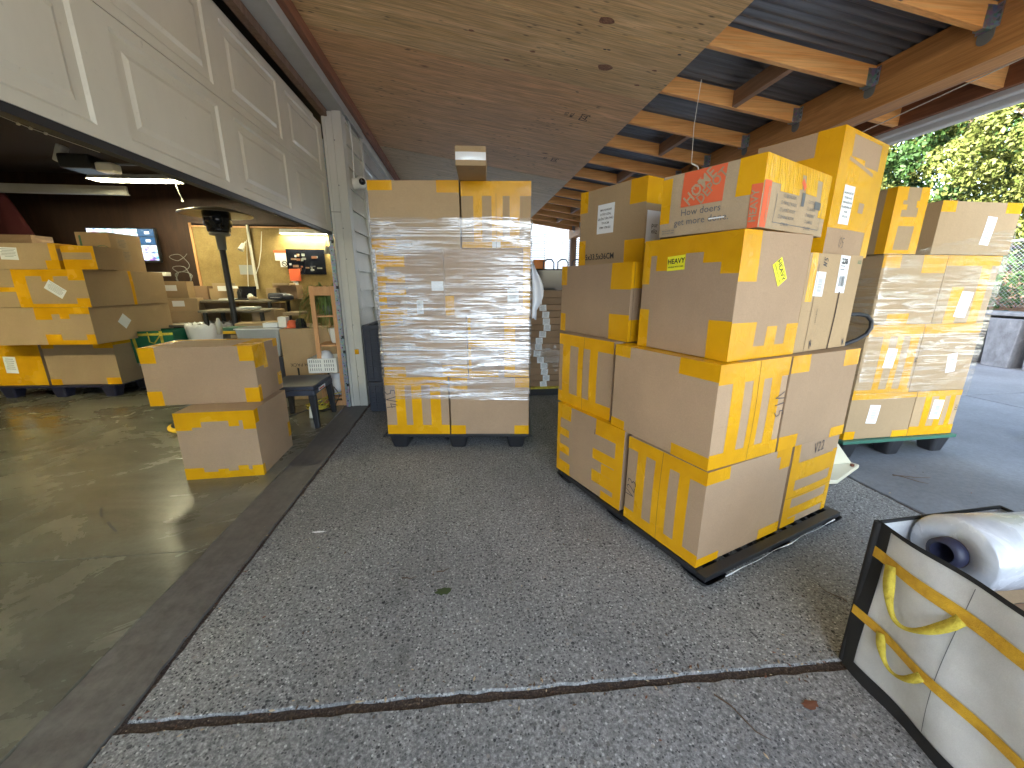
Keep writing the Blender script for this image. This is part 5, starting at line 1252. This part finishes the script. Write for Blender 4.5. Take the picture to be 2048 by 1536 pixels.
# more bench clutter
for lab, p_, y_, D_, mm_, zb_ in (
    ('white slab of printed sleeves lying on the open flat carton', (436, 572, 461, 582), 6.7, .2, 'paper', None),
    ('flat tan carton lid leaning over the dark stack at the right of the packing table', (545, 566, 578, 571), 6.85, .25, 'card_moving', None),
    ('dark carton pushed under the packing table beside the heater pole', (410, 603, 455, 640), 6.9, .3, 'card_dark', .4),
    ('brown carton under the packing table right of the heater pole', (520, 606, 560, 635), 7.0, .2, 'card_dark', .5),
    ('pale flat carton lid lying right of the wide low carton', (566, 625, 598, 631), 5.7, .3, 'card_moving', None),
    ('teal and amber bound book block beside the cloudy tub', (446, 655, 480, 662), 5.25, .2, 'green_plastic', None),
    ('amber ended book block under the teal one by the cloudy tub', (446, 662, 480, 668), 5.25, .2, 'yellow_plastic', None),
    ('pale carton flap layer at the back of the garage pair', (462, 668, 520, 676), 5.3, .2, 'card_moving', None)):
    B(lab, *p_, y_, D_, mm_, zb=zb_)
for lab, px, py, y_, w_, h_, mm_ in (('small dark spray bottle standing on the packing table', 478, 588, 6.7, .05, .16, 'ink'), ('round tape roll lying on the packing table beside the laptop', 505, 589, 6.62, .12, .05, 'card_moving'),
        ('white mug on the packing table near the wall pipe', 500, 589, 6.8, .08, .09, 'white_plastic'), ('pale lotion bottle beside the grey bin', 441, 668, 5.4, .07, .20, 'trim'), ('grey headphones lump on the right end of the packing table', 575, 589, 6.7, .16, .09, 'crate_grey')):
    q_ = at(px, py, y_); zb_ = 1.113 if y_ > 6 else q_.z
    o = MB().lathe([(.001, 0), (w_/2, .002), (w_/2, h_*.7), (w_*.3, h_*.85), (w_*.2, h_), (.001, h_)], n=18).build('bottle' if 'bottle' in lab else 'tape_roll' if 'roll' in lab else 'mug' if 'mug' in lab else 'headphones', M[mm_]); o.location = (q_.x, q_.y, zb_)
    tag(o, lab, 'bottle' if 'bottle' in lab else 'tape roll' if 'roll' in lab else 'mug' if 'mug' in lab else 'headphones')
tag(MB().box(-3.0, 5.06, .006, -2.5, 5.5, .60).build('storage_box', M['black_plastic'], bevel=.01), 'dark box on the floor under the book blocks beside the tub', 'box')
# floor cartons behind the garage pair
bench('low plank table behind the garage pair holding taped cartons', -3.15, -2.2, 5.35, 5.85, .62, 'post_brown')
c = Carton('taped small carton with two white labels behind the garage pair', (-2.93, 5.42), 14, .46, .34, .622, .855, 'card_tan', .002); c.sticker('F', .25, .42, .14, .16, kind='bar'); c.sticker('F', .86, .5, .05, .18)
B('wide low carton behind the small labelled carton', 505, 620, 548, 640, 6.05, .35, 'card_tan', zb=.75)
tag(MB().box(-3.25, 6.0, .006, -2.35, 6.55, .747).build('storage_box', M['black_plastic'], bevel=.01), 'black box on the floor beneath the wide low carton', 'box')
c = Carton('dark carton with open pale lid beside the wooden shelf', (-2.42, 5.6), 0, .36, .4, .50, .80, 'card_dark', .002)
tag(MB().box(-2.45, 5.55, .006, -2.0, 6.0, .497).build('storage_box', M['navy_plastic'], bevel=.01), 'dark blue box under the carton beside the wooden shelf', 'box')
# clear tub
ct = empty('plastic_tub', (-2.37, 4.98, .52), label='cloudy clear plastic tub on a stand behind the upper garage carton', cat='tub')
b = MB(); b.add([(-.20, -.14, 0), (.20, -.14, 0), (.20, .14, 0), (-.20, .14, 0), (-.24, -.17, .32), (.24, -.17, .32), (.24, .17, .32), (-.24, .17, .32)], [(0,3,2,1),(0,1,5,4),(1,2,6,5),(2,3,7,6),(3,0,4,7)]); b.build('tub_body', M['grey_roll'], ct, bevel=.01)
b = MB(); b.box(-.25, -.18, .321, .25, .18, .335); b.build('lid', M['film_roll'], ct, bevel=.004)
tag(MB().box(-2.60, 4.84, .006, -2.15, 5.14, .517).build('storage_box', M['crate_grey'], bevel=.01), 'grey box on the floor beneath the cloudy plastic tub', 'box')
# bits on the tub
for k, (lab, mm, px, py, w, h) in enumerate((('crumpled purple and white packet on the cloudy tub', 'paper', 545, 652, .16, .05), ('white carton of tape on the cloudy tub edge', 'white_plastic', 569, 647, .09, .12), ('red cap on the upside down brown carton', 'red', 586, 652, .12, .09), ('black cap with red brim on the upside down brown carton', 'black_fabric', 603, 651, .12, .11))):
    q_ = at(px, py+6, 4.95 if k < 2 else 4.9)
    zb = .857 if k < 2 else .852
    b = MB()
    if k < 2: b.box(-w/2, -.05, 0, w/2, .05, h)
    else: b.lathe([(.001, h), (w*.32, h*.92), (w*.46, h*.5), (w*.5, 0), (w*.75, -.0), (w*.5, .004)], n=20)
    o = b.build('packet' if k < 2 else 'cap', M[mm], bevel=.004 if k < 2 else 0); o.location = (q_.x, q_.y, zb); tag(o, lab, 'packet' if k < 2 else 'cap')
# upside down brown carton
c = Carton('large brown carton standing upside down with FRAGILE and arrows', (-2.11, 4.76), 1, .60, .36, .006, .85, 'card_tan', .004)
c.text('F', .30, .505, 'SH PACK', .055, 180, 'ink', bold=False); c.text('F', .52, .31, 'FRAGILE', .062, 180, 'ink')
def arrow(cs, ct):
    c.place('printed_arrow', [(-.010, .10), (.010, .10), (.010, -.03), (.03, -.03), (0, -.09), (-.03, -.03), (-.010, -.03)], [(0, 6, 2, 1), (3, 5, 4)], 'F', cs, ct, 0, M['ink'])
arrow(.25, .34); arrow(.80, .31)
# shelf frame with items
sf = empty('wooden_shelf', (-1.52, 4.5, 0), label='narrow pine ladder shelf standing against the white door jamb', cat='shelf')
def sfl(o): o.location = -Vector(sf.location); return o
X0, X1, Y0 = -1.625, -1.36, 4.46
for (a, b_) in ((X0, X0+.045), (X1-.05, X1)):
    sfl(MB().box(a, Y0, .006, b_, Y0+.022, 1.33).build('stile', M['shelf_wood'], sf, bevel=.002)); sfl(MB().box(a, Y0+.42, .006, b_, Y0+.442, 1.33).build('stile', M['shelf_wood'], sf, bevel=.002))
for (z, hh) in ((1.27, .06), (.045, .05)): sfl(MB().box(X0+.0455, Y0+.001, z-.04, X1-.0505, Y0+.021, z+.055 if z > 1 else z+.02).build('rail', M['shelf_wood'], sf, bevel=.002))
for z in (1.02, .70, .40, .10): sfl(MB().box(X0+.002, Y0+.024, z-.018, X1-.002, Y0+.418, z).build('shelf_board', M['shelf_wood'], sf, bevel=.002))
sp = empty('spider_plant', (-1.50, 4.66, 1.02), label='spider plant spilling long striped leaves over the pine shelf', cat='plant')
b = MB(); b.lathe([(.001, .002), (.06, .002), (.075, .10), (.001, .095)], n=20); b.build('pot', M['galv_dull'], sp)
b = MB()
for k in range(170):
    a = random.uniform(0, 6.283); L = random.uniform(.16, .40); h0 = random.uniform(.10, .30); pts = []
    for q in range(7):
        f = q/6; r = .02+L*f; z = .09+h0*math.sin(min(1, f*1.5)*math.pi/2)*1.2-(f**2.2)*random.uniform(.3, .5)
        pts.append(Vector((max(-.33, r*math.cos(a)*.9-.06*f), -.16 if r*math.sin(a) < -.16 else r*math.sin(a)*.7, z)))
    t_ = (pts[-1]-pts[0]); t_.z = 0; t_ = t_.normalized() if t_.length > 1e-4 else Vector((1, 0, 0)); sd_ = Vector((-t_.y, t_.x, .3)).normalized()
    n = len(b.v); vs = []
    for q, p in enumerate(pts): wd = .007*(1-(q/6)**2)+.001; vs += [p-sd_*wd, p+sd_*wd]
    b.add(vs, [(2*q, 2*q+1, 2*q+3, 2*q+2) for q in range(6)], 0, True)
b.build('leaves', M['plant'], sp)
sw = empty('desk_speaker', (-1.44, 4.60, .702), label='curved white plastic holder on the middle board of the pine shelf', cat='holder'); b = MB()
b.add([(-.05, -.03, 0), (.03, -.03, 0), (.03, .03, 0), (-.05, .03, 0), (-.08, -.04, .17), (.045, -.04, .18), (.045, .04, .18), (-.08, .04, .17)], [(0,3,2,1),(4,5,6,7),(0,1,5,4),(1,2,6,5),(2,3,7,6),(3,0,4,7)]); b.build('shell', M['white_plastic'], sw, bevel=.02, seg=4)
wc = empty('white_basket', (-1.55, 4.50, .402), label='white slotted plastic basket on the pine shelf', cat='basket')
b = MB(); b.box(-.16, -.10, 0, .14, -.09, .16); b.box(-.16, .20, 0, .14, .21, .16); b.box(-.16, -.089, 0, -.15, .199, .16); b.box(.13, -.089, 0, .14, .199, .16); b.box(-.149, -.089, 0, .129, .199, .01); b.build('basket_wall', M['white_plastic'], wc, bevel=.003)
b = MB()
for r_ in range(3):
    for k in range(12):
        if k != 6: b.box(-.14+.022*k, -.1025, .025+.045*r_, -.133+.022*k, -.1003, .055+.045*r_)
b.build('slot', M['galv_dull'], wc)
b = MB(); b.lathe([(.001, .10), (.05, .09), (.08, .04), (.085, 0)], (-.01, .04, .13), 14); o = b.build('cloth_heap', M['film_roll'], None); o.location = wc.location; tag(o, 'pale cloth heaped in the white slotted basket', 'cloth')
gr = MB().tube([(-1.49, 4.60, .11), (-1.48, 4.62, .36)], [.07, .085], 24); tag(gr.build('grey_canister', M['film_roll']), 'shiny grey bag roll on the lowest board of the pine shelf', 'canister')
b = MB()
for k in range(3):
    pts = [(-1.75+.03*k, 4.30+.05*k, .012)]
    for q in range(14): a = q*.8+k; pts.append((-1.66+.10*math.cos(a)+.02*k, 4.35+.09*math.sin(a), .014+.004*q))
    pts += [(-1.52, 4.45, .14), (-1.40, 4.44, .17)]; b.tube(pts, .006, 6)
tag(b.build('yellow_cord', M['yellow_strap']), 'tangled yellow cord on the floor under the black step stool', 'cord')
b = MB().tube([(-1.92, 3.95, .012), (-1.80, 4.2, .012), (-1.68, 4.15, .06), (-1.55, 4.25, .012), (-1.47, 4.35, .02), (-1.45, 4.45, .09)], .006, 6).tube([(-1.45, 4.45, .09), (-1.43, 4.46, .13), (-1.50, 4.50, .22), (-1.52, 4.55, .10)], .005, 6)
tag(b.build('black_cable', M['black_plastic']), 'black cable running from the pine shelf across the garage floor', 'cable')
wp = MB().box(-.034, -.012, 0, .034, .012, .125); o = wp.build('white_box', M['white_plastic'], bevel=.012, seg=4); o.location = (-1.585, 4.03, .006); o.rotation_euler = (R(-12), 0, R(-6)); tag(o, 'small white rounded device standing on the floor by the shelf', 'device')
# step stool
st = empty('step_stool', (-1.65, 3.95, 0), R(0), label='black plastic step stool behind the standing garage pair', cat='stool')
b = MB(); b.box(-.22, -.22, .385, .22, .30, .42); b.box(-.225, -.225, .33, .225, -.205, .384); b.box(.205, -.204, .33, .225, .305, .384); b.box(-.225, -.204, .33, -.205, .305, .384); b.build('stool_top', M['green_grey'] if 'green_grey' in M else M['crate_grey'], st, bevel=.008)
for sx in (-1, 1):
    for sy, yy in ((-1, -.19), (1, .27)):
        l = MB(); x = sx*.195; l.add([(x-.03, yy-.03, .329), (x+.03, yy-.03, .329), (x+.03, yy+.03, .329), (x-.03, yy+.03, .329), (x-.022+sx*.02, yy-.022+sy*.02, .006), (x+.022+sx*.02, yy-.022+sy*.02, .006), (x+.022+sx*.02, yy+.022+sy*.02, .006), (x-.022+sx*.02, yy+.022+sy*.02, .006)], [(0,3,2,1) and (0,1,2,3),(4,7,6,5),(0,4,5,1),(1,5,6,2),(2,6,7,3),(3,7,4,0)]); l.build('leg', M['black_plastic'], st, bevel=.006)
o = MB().box(.2255, -.10, .345, .227, .08, .378).build('brand_sticker', M['paper'], st); o2 = MB().box(.2272, -.085, .352, .2276, .05, .366).build('sticker_print', M['red'], o)
# thing under the pair: black base with yellow rim
rb_ = empty('robot_base', (-2.62, 3.95, 0), label='low black base with yellow rim on the floor left of the garage pair', cat='floor base')
MB().lathe([(.001, .006), (.22, .006), (.235, .02), (.235, .035), (.22, .045), (.001, .045)], n=36).build('yellow_rim', M['yellow_plastic'], rb_); MB().lathe([(.205, .046), (.2, .06), (.13, .075), (.12, .20), (.001, .21)], n=30).build('body', M['black_plastic'], rb_)
# wall items (tan wall)
YW = 7.26
def wallrect(name, label, cat, px0, py0, px1, py1, m, th=.004, y=YW, parent=None):
    a = at(px0, py1, y); b_ = at(px1, py0, y)
    o = MB().box(a.x, y-th, a.z, b_.x, y, b_.z).build(name, M[m], parent)
    if label: tag(o, label, cat)
    return o, a, b_
wallrect('wall_board', 'dark brown hardboard strip above the tan wall', 'board', 384, 380, 648, 447, 'brown_wall', .01)
o, a, b_ = wallrect('wall_calendar', 'white wall calendar with red top on the tan wall', 'calendar', 551, 502, 578, 521, 'paper')
MB().box(a.x-.01, YW-.008, b_.z-.03, b_.x-.02, YW-.0045, b_.z+.01).build('header_band', M['red'], o)
o, a, b_ = wallrect('notice_sheet', 'pale printed notice sheet left of the pipe on the tan wall', 'notice', 481, 530, 507, 549, 'grey_roll')
o, a, b_ = wallrect('no_smoking_sign', 'round no smoking sign below the wall calendar', 'sign', 562, 521, 577, 534, 'paper')
c_ = (a+b_)/2; b = MB(); n = 28; r0, r1 = .034, .046
vs = []
for k in range(n):
    an_ = 2*math.pi*k/n; vs += [(c_.x+r0*math.cos(an_), YW-.0048, c_.z+r0*math.sin(an_)), (c_.x+r1*math.cos(an_), YW-.0048, c_.z+r1*math.sin(an_))]
b.add(vs, [(2*k, 2*k+1, (2*k+3) % (2*n), (2*k+2) % (2*n)) for k in range(n)]); b.add([(c_.x-.03, YW-.0050, c_.z+.022), (c_.x-.024, YW-.0050, c_.z+.028), (c_.x+.03, YW-.0050, c_.z-.022), (c_.x+.024, YW-.0050, c_.z-.028)], [(0, 1, 2, 3)]); b.add([(c_.x-.03, YW-.0049, c_.z-.004), (c_.x+.03, YW-.0049, c_.z-.004), (c_.x+.03, YW-.0049, c_.z+.004), (c_.x-.03, YW-.0049, c_.z+.004)], [(0, 1, 2, 3)]); b.build('sign_mark', M['ink'], o)
o, a, b_ = wallrect('dark_poster', 'dark glossy poster board on the tan wall by the hanging plant', 'poster', 578, 499, 648, 549, 'dark_glass', .012)
for k in range(22):
    x = random.uniform(a.x+.03, b_.x-.12); z = random.uniform(a.z+.03, b_.z-.08); w_ = random.uniform(.03, .10); h_ = random.uniform(.02, .05); MB().box(x, YW-.0135-.0002*k, z, x+w_, YW-.0125-.0002*k+.0, z+h_).build('pinned_card', M[random.choice(['galv_dull', 'crate_grey', 'post_brown', 'leaf_dry', 'galv_dull', 'grey_roll'])], o)
wallrect('orange_pouch', 'orange wall pouch under the dark poster board', 'pouch', 582, 538, 600, 562, 'red', .03)
for k in range(6):
    px = 583+3*(k % 3)+k*1.4; py = 556+7*k; wallrect('pinned_paper', '%s white scrap down the column of papers left of the spider plant' % ['first', 'second', 'third', 'fourth', 'fifth', 'lowest'][k], 'paper', px, py, px+9, py+7, 'paper', .003+.002*k)
b = MB().tube([at(494, 450, YW-.03), at(500, 490, YW-.03), at(515, 578, YW-.03)], .022, 8); tag(b.build('wall_pipe', M['trim']), 'off white pipe running down the tan wall behind the heater', 'pipe')
b = MB().tube([at(523, 463, YW-.03), at(522, 500, YW-.03), at(518, 530, YW-.03), at(512, 548, YW-.03)], .006, 6).tube([at(493, 480, YW-.02), at(496, 560, YW-.02), at(497, 582, YW-.02)], .006, 6); tag(b.build('white_cable', M['white_plastic']), 'white cables hanging from the wall light down to the packing table', 'cable')
b = MB().tube([at(491, 484, YW-.02), at(487, 489, YW-.08)], .012, 8).tube([at(487, 488, YW-.08), at(481, 500, YW-.14)], [.03, .045], 14); tag(b.build('wall_spotlight', M['white_plastic']), 'white clip spotlight beside the wall pipe', 'spotlight')
b = MB().tube([at(654, 493, 6.4), at(655, 508, 6.4)], [.03, .045], 12); b.tube([at(651, 470, 6.4), at(654, 493, 6.4)], .004, 5); tag(b.build('hanging_bulb', M['white_plastic']), 'white lamp holder hanging beside the door track', 'lamp holder')
for px in (380, 404): 
    pass
b = MB().box(-4.345, 7.25, .0, -4.31, 7.268, 2.3).box(-4.34, 7.25, 2.24, -1.3, 7.268, 2.262); tag(b.build('wall_batten', M['shelf_wood']), 'thin pale batten framing the tan wall', 'batten')

# ================================================================== outdoors right: planters, fence, trees
for k in range(7):
    y = 5.62-.52*k+1.04
    P_ = empty('concrete_planter', (8.98, y-.18, 0), label='%s grey concrete planter counting from the far end of the row against the bank' % ['first', 'second', 'third', 'fourth', 'fifth', 'sixth', 'seventh'][k], cat='planter', group='row of concrete planters')
    MB().add([(-.15, -.17, .0), (.2, -.17, .0), (.2, .17, .0), (-.15, .17, .0), (-.17, -.205, .80), (.2, -.205, .80), (.2, .205, .80), (-.17, .205, .80)], [(0,3,2,1),(4,5,6,7),(0,1,5,4),(1,2,6,5),(2,3,7,6),(3,0,4,7)]).build('planter_body', M['planter'], P_, bevel=.012)
rw = MB().box(9.20, -8, 0, 9.34, 20, .82); tag(rw.build('retaining_wall', M['planter']), 'dark retaining wall behind the row of planters', 'wall')
cb = MB().box(8.84, -8, .84, 9.36, 20, .90); tag(cb.build('coping', M['planter'], bevel=.01), 'pale flat coping boards along the top of the planters', 'coping')
fn = empty('chain_link_fence', (9.7, 0, .9), label='galvanised chain link fence on top of the planted bank', cat='fence')
def fnl(o): o.location = -Vector(fn.location); return o
b = MB()
for k in range(420):
    y = -2+k*.06
    for sgn in (1, -1):
        pts = [(9.7+.001*sgn, y, .95), (9.7+.001*sgn, y+sgn*1.12, 2.07)]
        a_ = Vector(pts[0]); c2_ = Vector(pts[1]); b.add([a_+Vector((0, -.002, 0)), a_+Vector((0, .002, 0)), c2_+Vector((0, .002, 0)), c2_+Vector((0, -.002, 0))], [(0, 1, 2, 3)])
fnl(b.build('wire_mesh', M['galv'], fn)); fnl(MB().tube([(9.7, -3, 2.09), (9.7, 24, 2.09)], .022, 10).build('top_rail', M['galv'], fn))
for k in range(9): fnl(MB().tube([(9.7, -2+3*k, .8), (9.7, -2+3*k, 2.12)], .028, 10).build('fence_post', M['galv'], fn))

def leaves(name, centers, rads, per, size, m, parent=None, squash=1., up=.3):
    """clusters of small leaf quads; every cluster is a loose shell of leaves"""
    C = np.repeat(np.array(centers), per, axis=0); Rr = np.repeat(np.array(rads), per)
    n = len(C); d_ = rng.normal(size=(n, 3)); d_[:, 2] = d_[:, 2]*.8+up; d_ /= np.linalg.norm(d_, axis=1)[:, None]
    rr = Rr*rng.uniform(.55, 1.05, n)**.6; p = C+d_*rr[:, None]*np.array([1, 1, squash])
    nm = d_+rng.normal(size=(n, 3))*.55; nm /= np.linalg.norm(nm, axis=1)[:, None]
    r_ = rng.normal(size=(n, 3)); u = np.cross(nm, r_); u /= np.linalg.norm(u, axis=1)[:, None]; v = np.cross(nm, u)
    s_ = size*rng.uniform(.6, 1.3, n)[:, None]
    V = np.stack([p-u*s_*.9, p-v*s_*.5+nm*s_*.12, p+u*s_*.9, p+v*s_*.5+nm*s_*.12], axis=1).reshape(-1, 3)
    me = bpy.data.meshes.new(name); me.vertices.add(n*4); me.vertices.foreach_set('co', V.astype(np.float32).ravel())
    me.loops.add(n*4); me.loops.foreach_set('vertex_index', np.arange(n*4, dtype=np.int32)); me.polygons.add(n)
    me.polygons.foreach_set('loop_start', np.arange(0, n*4, 4, dtype=np.int32)); me.polygons.foreach_set('loop_total', np.full(n, 4, dtype=np.int32))
    me.materials.append(M[m]); me.update(calc_edges=True); o = bpy.data.objects.new(name, me); COL.objects.link(o)
    if parent: o.parent = parent
    return o
def tree(label, x, y, z0, h, r, m, ncl, per, size, seed):
    global rng
    rng = np.random.default_rng(seed); random.seed(seed)
    o = empty('broadleaf_tree', (x, y, z0), label=label, cat='tree', group='trees on the bank')
    tr = MB(); tr.tube([(0, 0, -.3), (.05, .03, h*.25), (-.04, .08, h*.5), (.06, .0, h*.8)], [.11, .09, .07, .03], 10)
    for k in range(9):
        a = k*2.4; z = h*(.22+.06*k); tr.tube([(0, 0, z), (r*.35*math.cos(a), r*.35*math.sin(a), z+h*.1), (r*.8*math.cos(a), r*.8*math.sin(a), z+h*.2)], [.04, .028, .01], 7)
    tr.build('trunk', M['bark'], o)
    cs = []; rs = []
    for k in range(ncl):
        dd = rng.normal(size=3); dd /= np.linalg.norm(dd); f = rng.uniform(.55, 1.)**.5
        cs.append((dd[0]*r*f, dd[1]*r*f, h*.56+dd[2]*h*.44*f)); rs.append(rng.uniform(.16, .38))
    leaves('crown', cs, rs, per, size, m, o)
tree('bright yellow green tree on the bank right of the tall taped box', 11.6, 6.9, 1.0, 9.5, 2.4, 'leaf_y', 620, 95, .055, 3)  # trees here made taller to block sky light from the right
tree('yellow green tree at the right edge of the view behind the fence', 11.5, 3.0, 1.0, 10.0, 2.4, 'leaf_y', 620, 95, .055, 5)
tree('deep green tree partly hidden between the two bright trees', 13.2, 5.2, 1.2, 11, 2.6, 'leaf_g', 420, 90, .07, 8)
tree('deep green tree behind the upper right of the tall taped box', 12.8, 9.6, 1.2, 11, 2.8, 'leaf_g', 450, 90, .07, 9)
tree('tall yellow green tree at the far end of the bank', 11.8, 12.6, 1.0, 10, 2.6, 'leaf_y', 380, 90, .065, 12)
tree('unseen dark green tree added beyond the right edge of the driveway to screen sky', 12.4, -1.2, 1.0, 10.5, 2.8, 'leaf_g', 400, 80, .075, 14)  # added out of view to hold back sky light
tree('large unseen dark green tree added level with the near garage end to screen sky', 12.2, -6.0, 1.0, 10.5, 3.0, 'leaf_g', 380, 80, .08, 15)  # another out-of-view tree, added to dim the light from the right
rng = np.random.default_rng(21)
cs = [(rng.uniform(9.9, 15), rng.uniform(-4, 17), 0) for _ in range(900)]; cs = [(x, y, .95+max(0, x-9.9)*.75*rng.uniform(.1, 1)) for x, y, _ in cs]
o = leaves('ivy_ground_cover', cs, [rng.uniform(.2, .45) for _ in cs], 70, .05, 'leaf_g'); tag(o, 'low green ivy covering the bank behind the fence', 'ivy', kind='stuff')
# wooded mass behind (hides the horizon, built tall to cut sky light)
cs = [(rng.uniform(15.5, 19), rng.uniform(-14, 26), rng.uniform(1, 13)) for _ in range(1500)]
o = leaves('distant_woodland', cs, [rng.uniform(.5, .9) for _ in cs], 60, .13, 'leaf_g'); tag(o, 'deep green woods behind the trees on the bank', 'woods', kind='stuff')

# ================================================================== ground litter
random.seed(5)
def twig(label, x, y, L, a, z=.003):
    pts = [(x+L*f*math.cos(a)+.01*math.sin(f*6), y+L*f*math.sin(a)+.008*math.cos(f*5), z+.003) for f in (0, .25, .5, .75, 1)]
    tag(MB().tube(pts, [.0028, .0024, .002, .0018, .001], 5).build('twig', M['twig']), label, 'twig')
twig('long thin twig lying right of the dirt joint near the woven bag', .80, .92, .17, -1.0)
twig('bent dry twig on the concrete just left of the woven bag', 1.62, 1.22, .11, 1.9)
twig('short twig on the concrete beside the black grid pallet', 2.32, 1.55, .10, -.7)
twig('forked twig on the driveway in front of the green pallet', 3.05, 2.22, .24, -.25); twig('small twig crossing in front of the green pallet', 3.06, 2.23, .18, -.9)
twig('thin straw lying on the shaded far driveway', 3.9, 2.0, .16, -.4)
twig('short dark twig in the middle of the driveway', -.33, 1.60, .07, .1); twig('tiny twig beside the green moss patch', -.17, 1.62, .07, .4)
def flat(name, label, cat, x, y, rx, ry, m, z=.0025, irr=.3):
    n = 18; vs = [(x, y, z+.001)]+[(x+rx*math.cos(k*6.283/n)*(1+irr*random.uniform(-1, 1)), y+ry*math.sin(k*6.283/n)*(1+irr*random.uniform(-1, 1)), z) for k in range(n)]
    tag(mesh_obj(name, vs, [(0, k+1, (k+1) % n+1) for k in range(n)], M[m]), label, cat)
flat('moss_patch', 'small green moss patch on the concrete in the middle foreground', 'moss', -.135, 1.505, .035, .022, 'moss')
flat('dry_leaf', 'reddish dry leaf flat on the near concrete slab', 'leaf', 1.10, .862, .028, .015, 'leaf_dry')
flat('paper_scrap', 'torn white paper scrap on the concrete left of centre', 'paper', -.85, 2.03, .035, .008, 'paper')
wsl = MB().box(-.40, 1.052, -.006, -.29, 1.058, -.001); tag(wsl.build('wood_sliver', M['card_moving']), 'pale wood sliver stuck in the dirt joint of the driveway', 'sliver')
flat('tape_scrap', 'pale scrap of tape on the garage floor left of the standing pair', 'tape scrap', -2.25, 3.15, .05, .008, 'paper', .007)
b = MB(); pts = [(-2.27, 2.44, .0075), (-2.23, 2.385, .0075), (-2.18, 2.33, .0075), (-2.10, 2.27, .0075), (-2.05, 2.225, .0075), (-1.97, 2.16, .0075)]
for k in range(5):
    if k != 2: b.ribbon([pts[k], pts[k+1]], .012, (0, 0, 1))
tag(b.build('floor_mark', M['ink']), 'dark scuffed tape mark on the garage floor', 'floor mark')
b = MB()
for (x, y, a, L) in ((-1.42, 1.93, 0, .3), (-1.6, 1.94, .05, .2)): pass

random.seed(9); b = MB()
for k in range(900):
    u_ = random.random()
    if k < 380: x = -1.1+3.9*u_; y = 1.059-.04*(x+1.1)/2.46*1.6+random.gauss(0, .03)
    elif k < 560: x = -1.115+random.gauss(0, .02); y = .9+5*u_
    else: x = random.uniform(-1.0, 3.5); y = random.uniform(.4, 4)
    r_ = random.uniform(.0015, .0045); a = random.uniform(0, 6.28); l_ = r_*random.uniform(1, 3)
    p = [(x+l_*math.cos(a+q*1.5708)*(1 if q % 2 == 0 else .4), y+l_*math.sin(a+q*1.5708)*(1 if q % 2 == 0 else .4), .0012) for q in range(4)]
    b.add(p+[(x, y, r_*.9+.0012)], [(0, 1, 4), (1, 2, 4), (2, 3, 4), (3, 0, 4)], random.choice([0, 0, 1, 2]))
tag(b.build('ground_debris', [M['twig'], M['leaf_dry'], M['card_moving']]), 'scattered grit, bark and leaf crumbs along the slab joints', 'debris', kind='stuff')
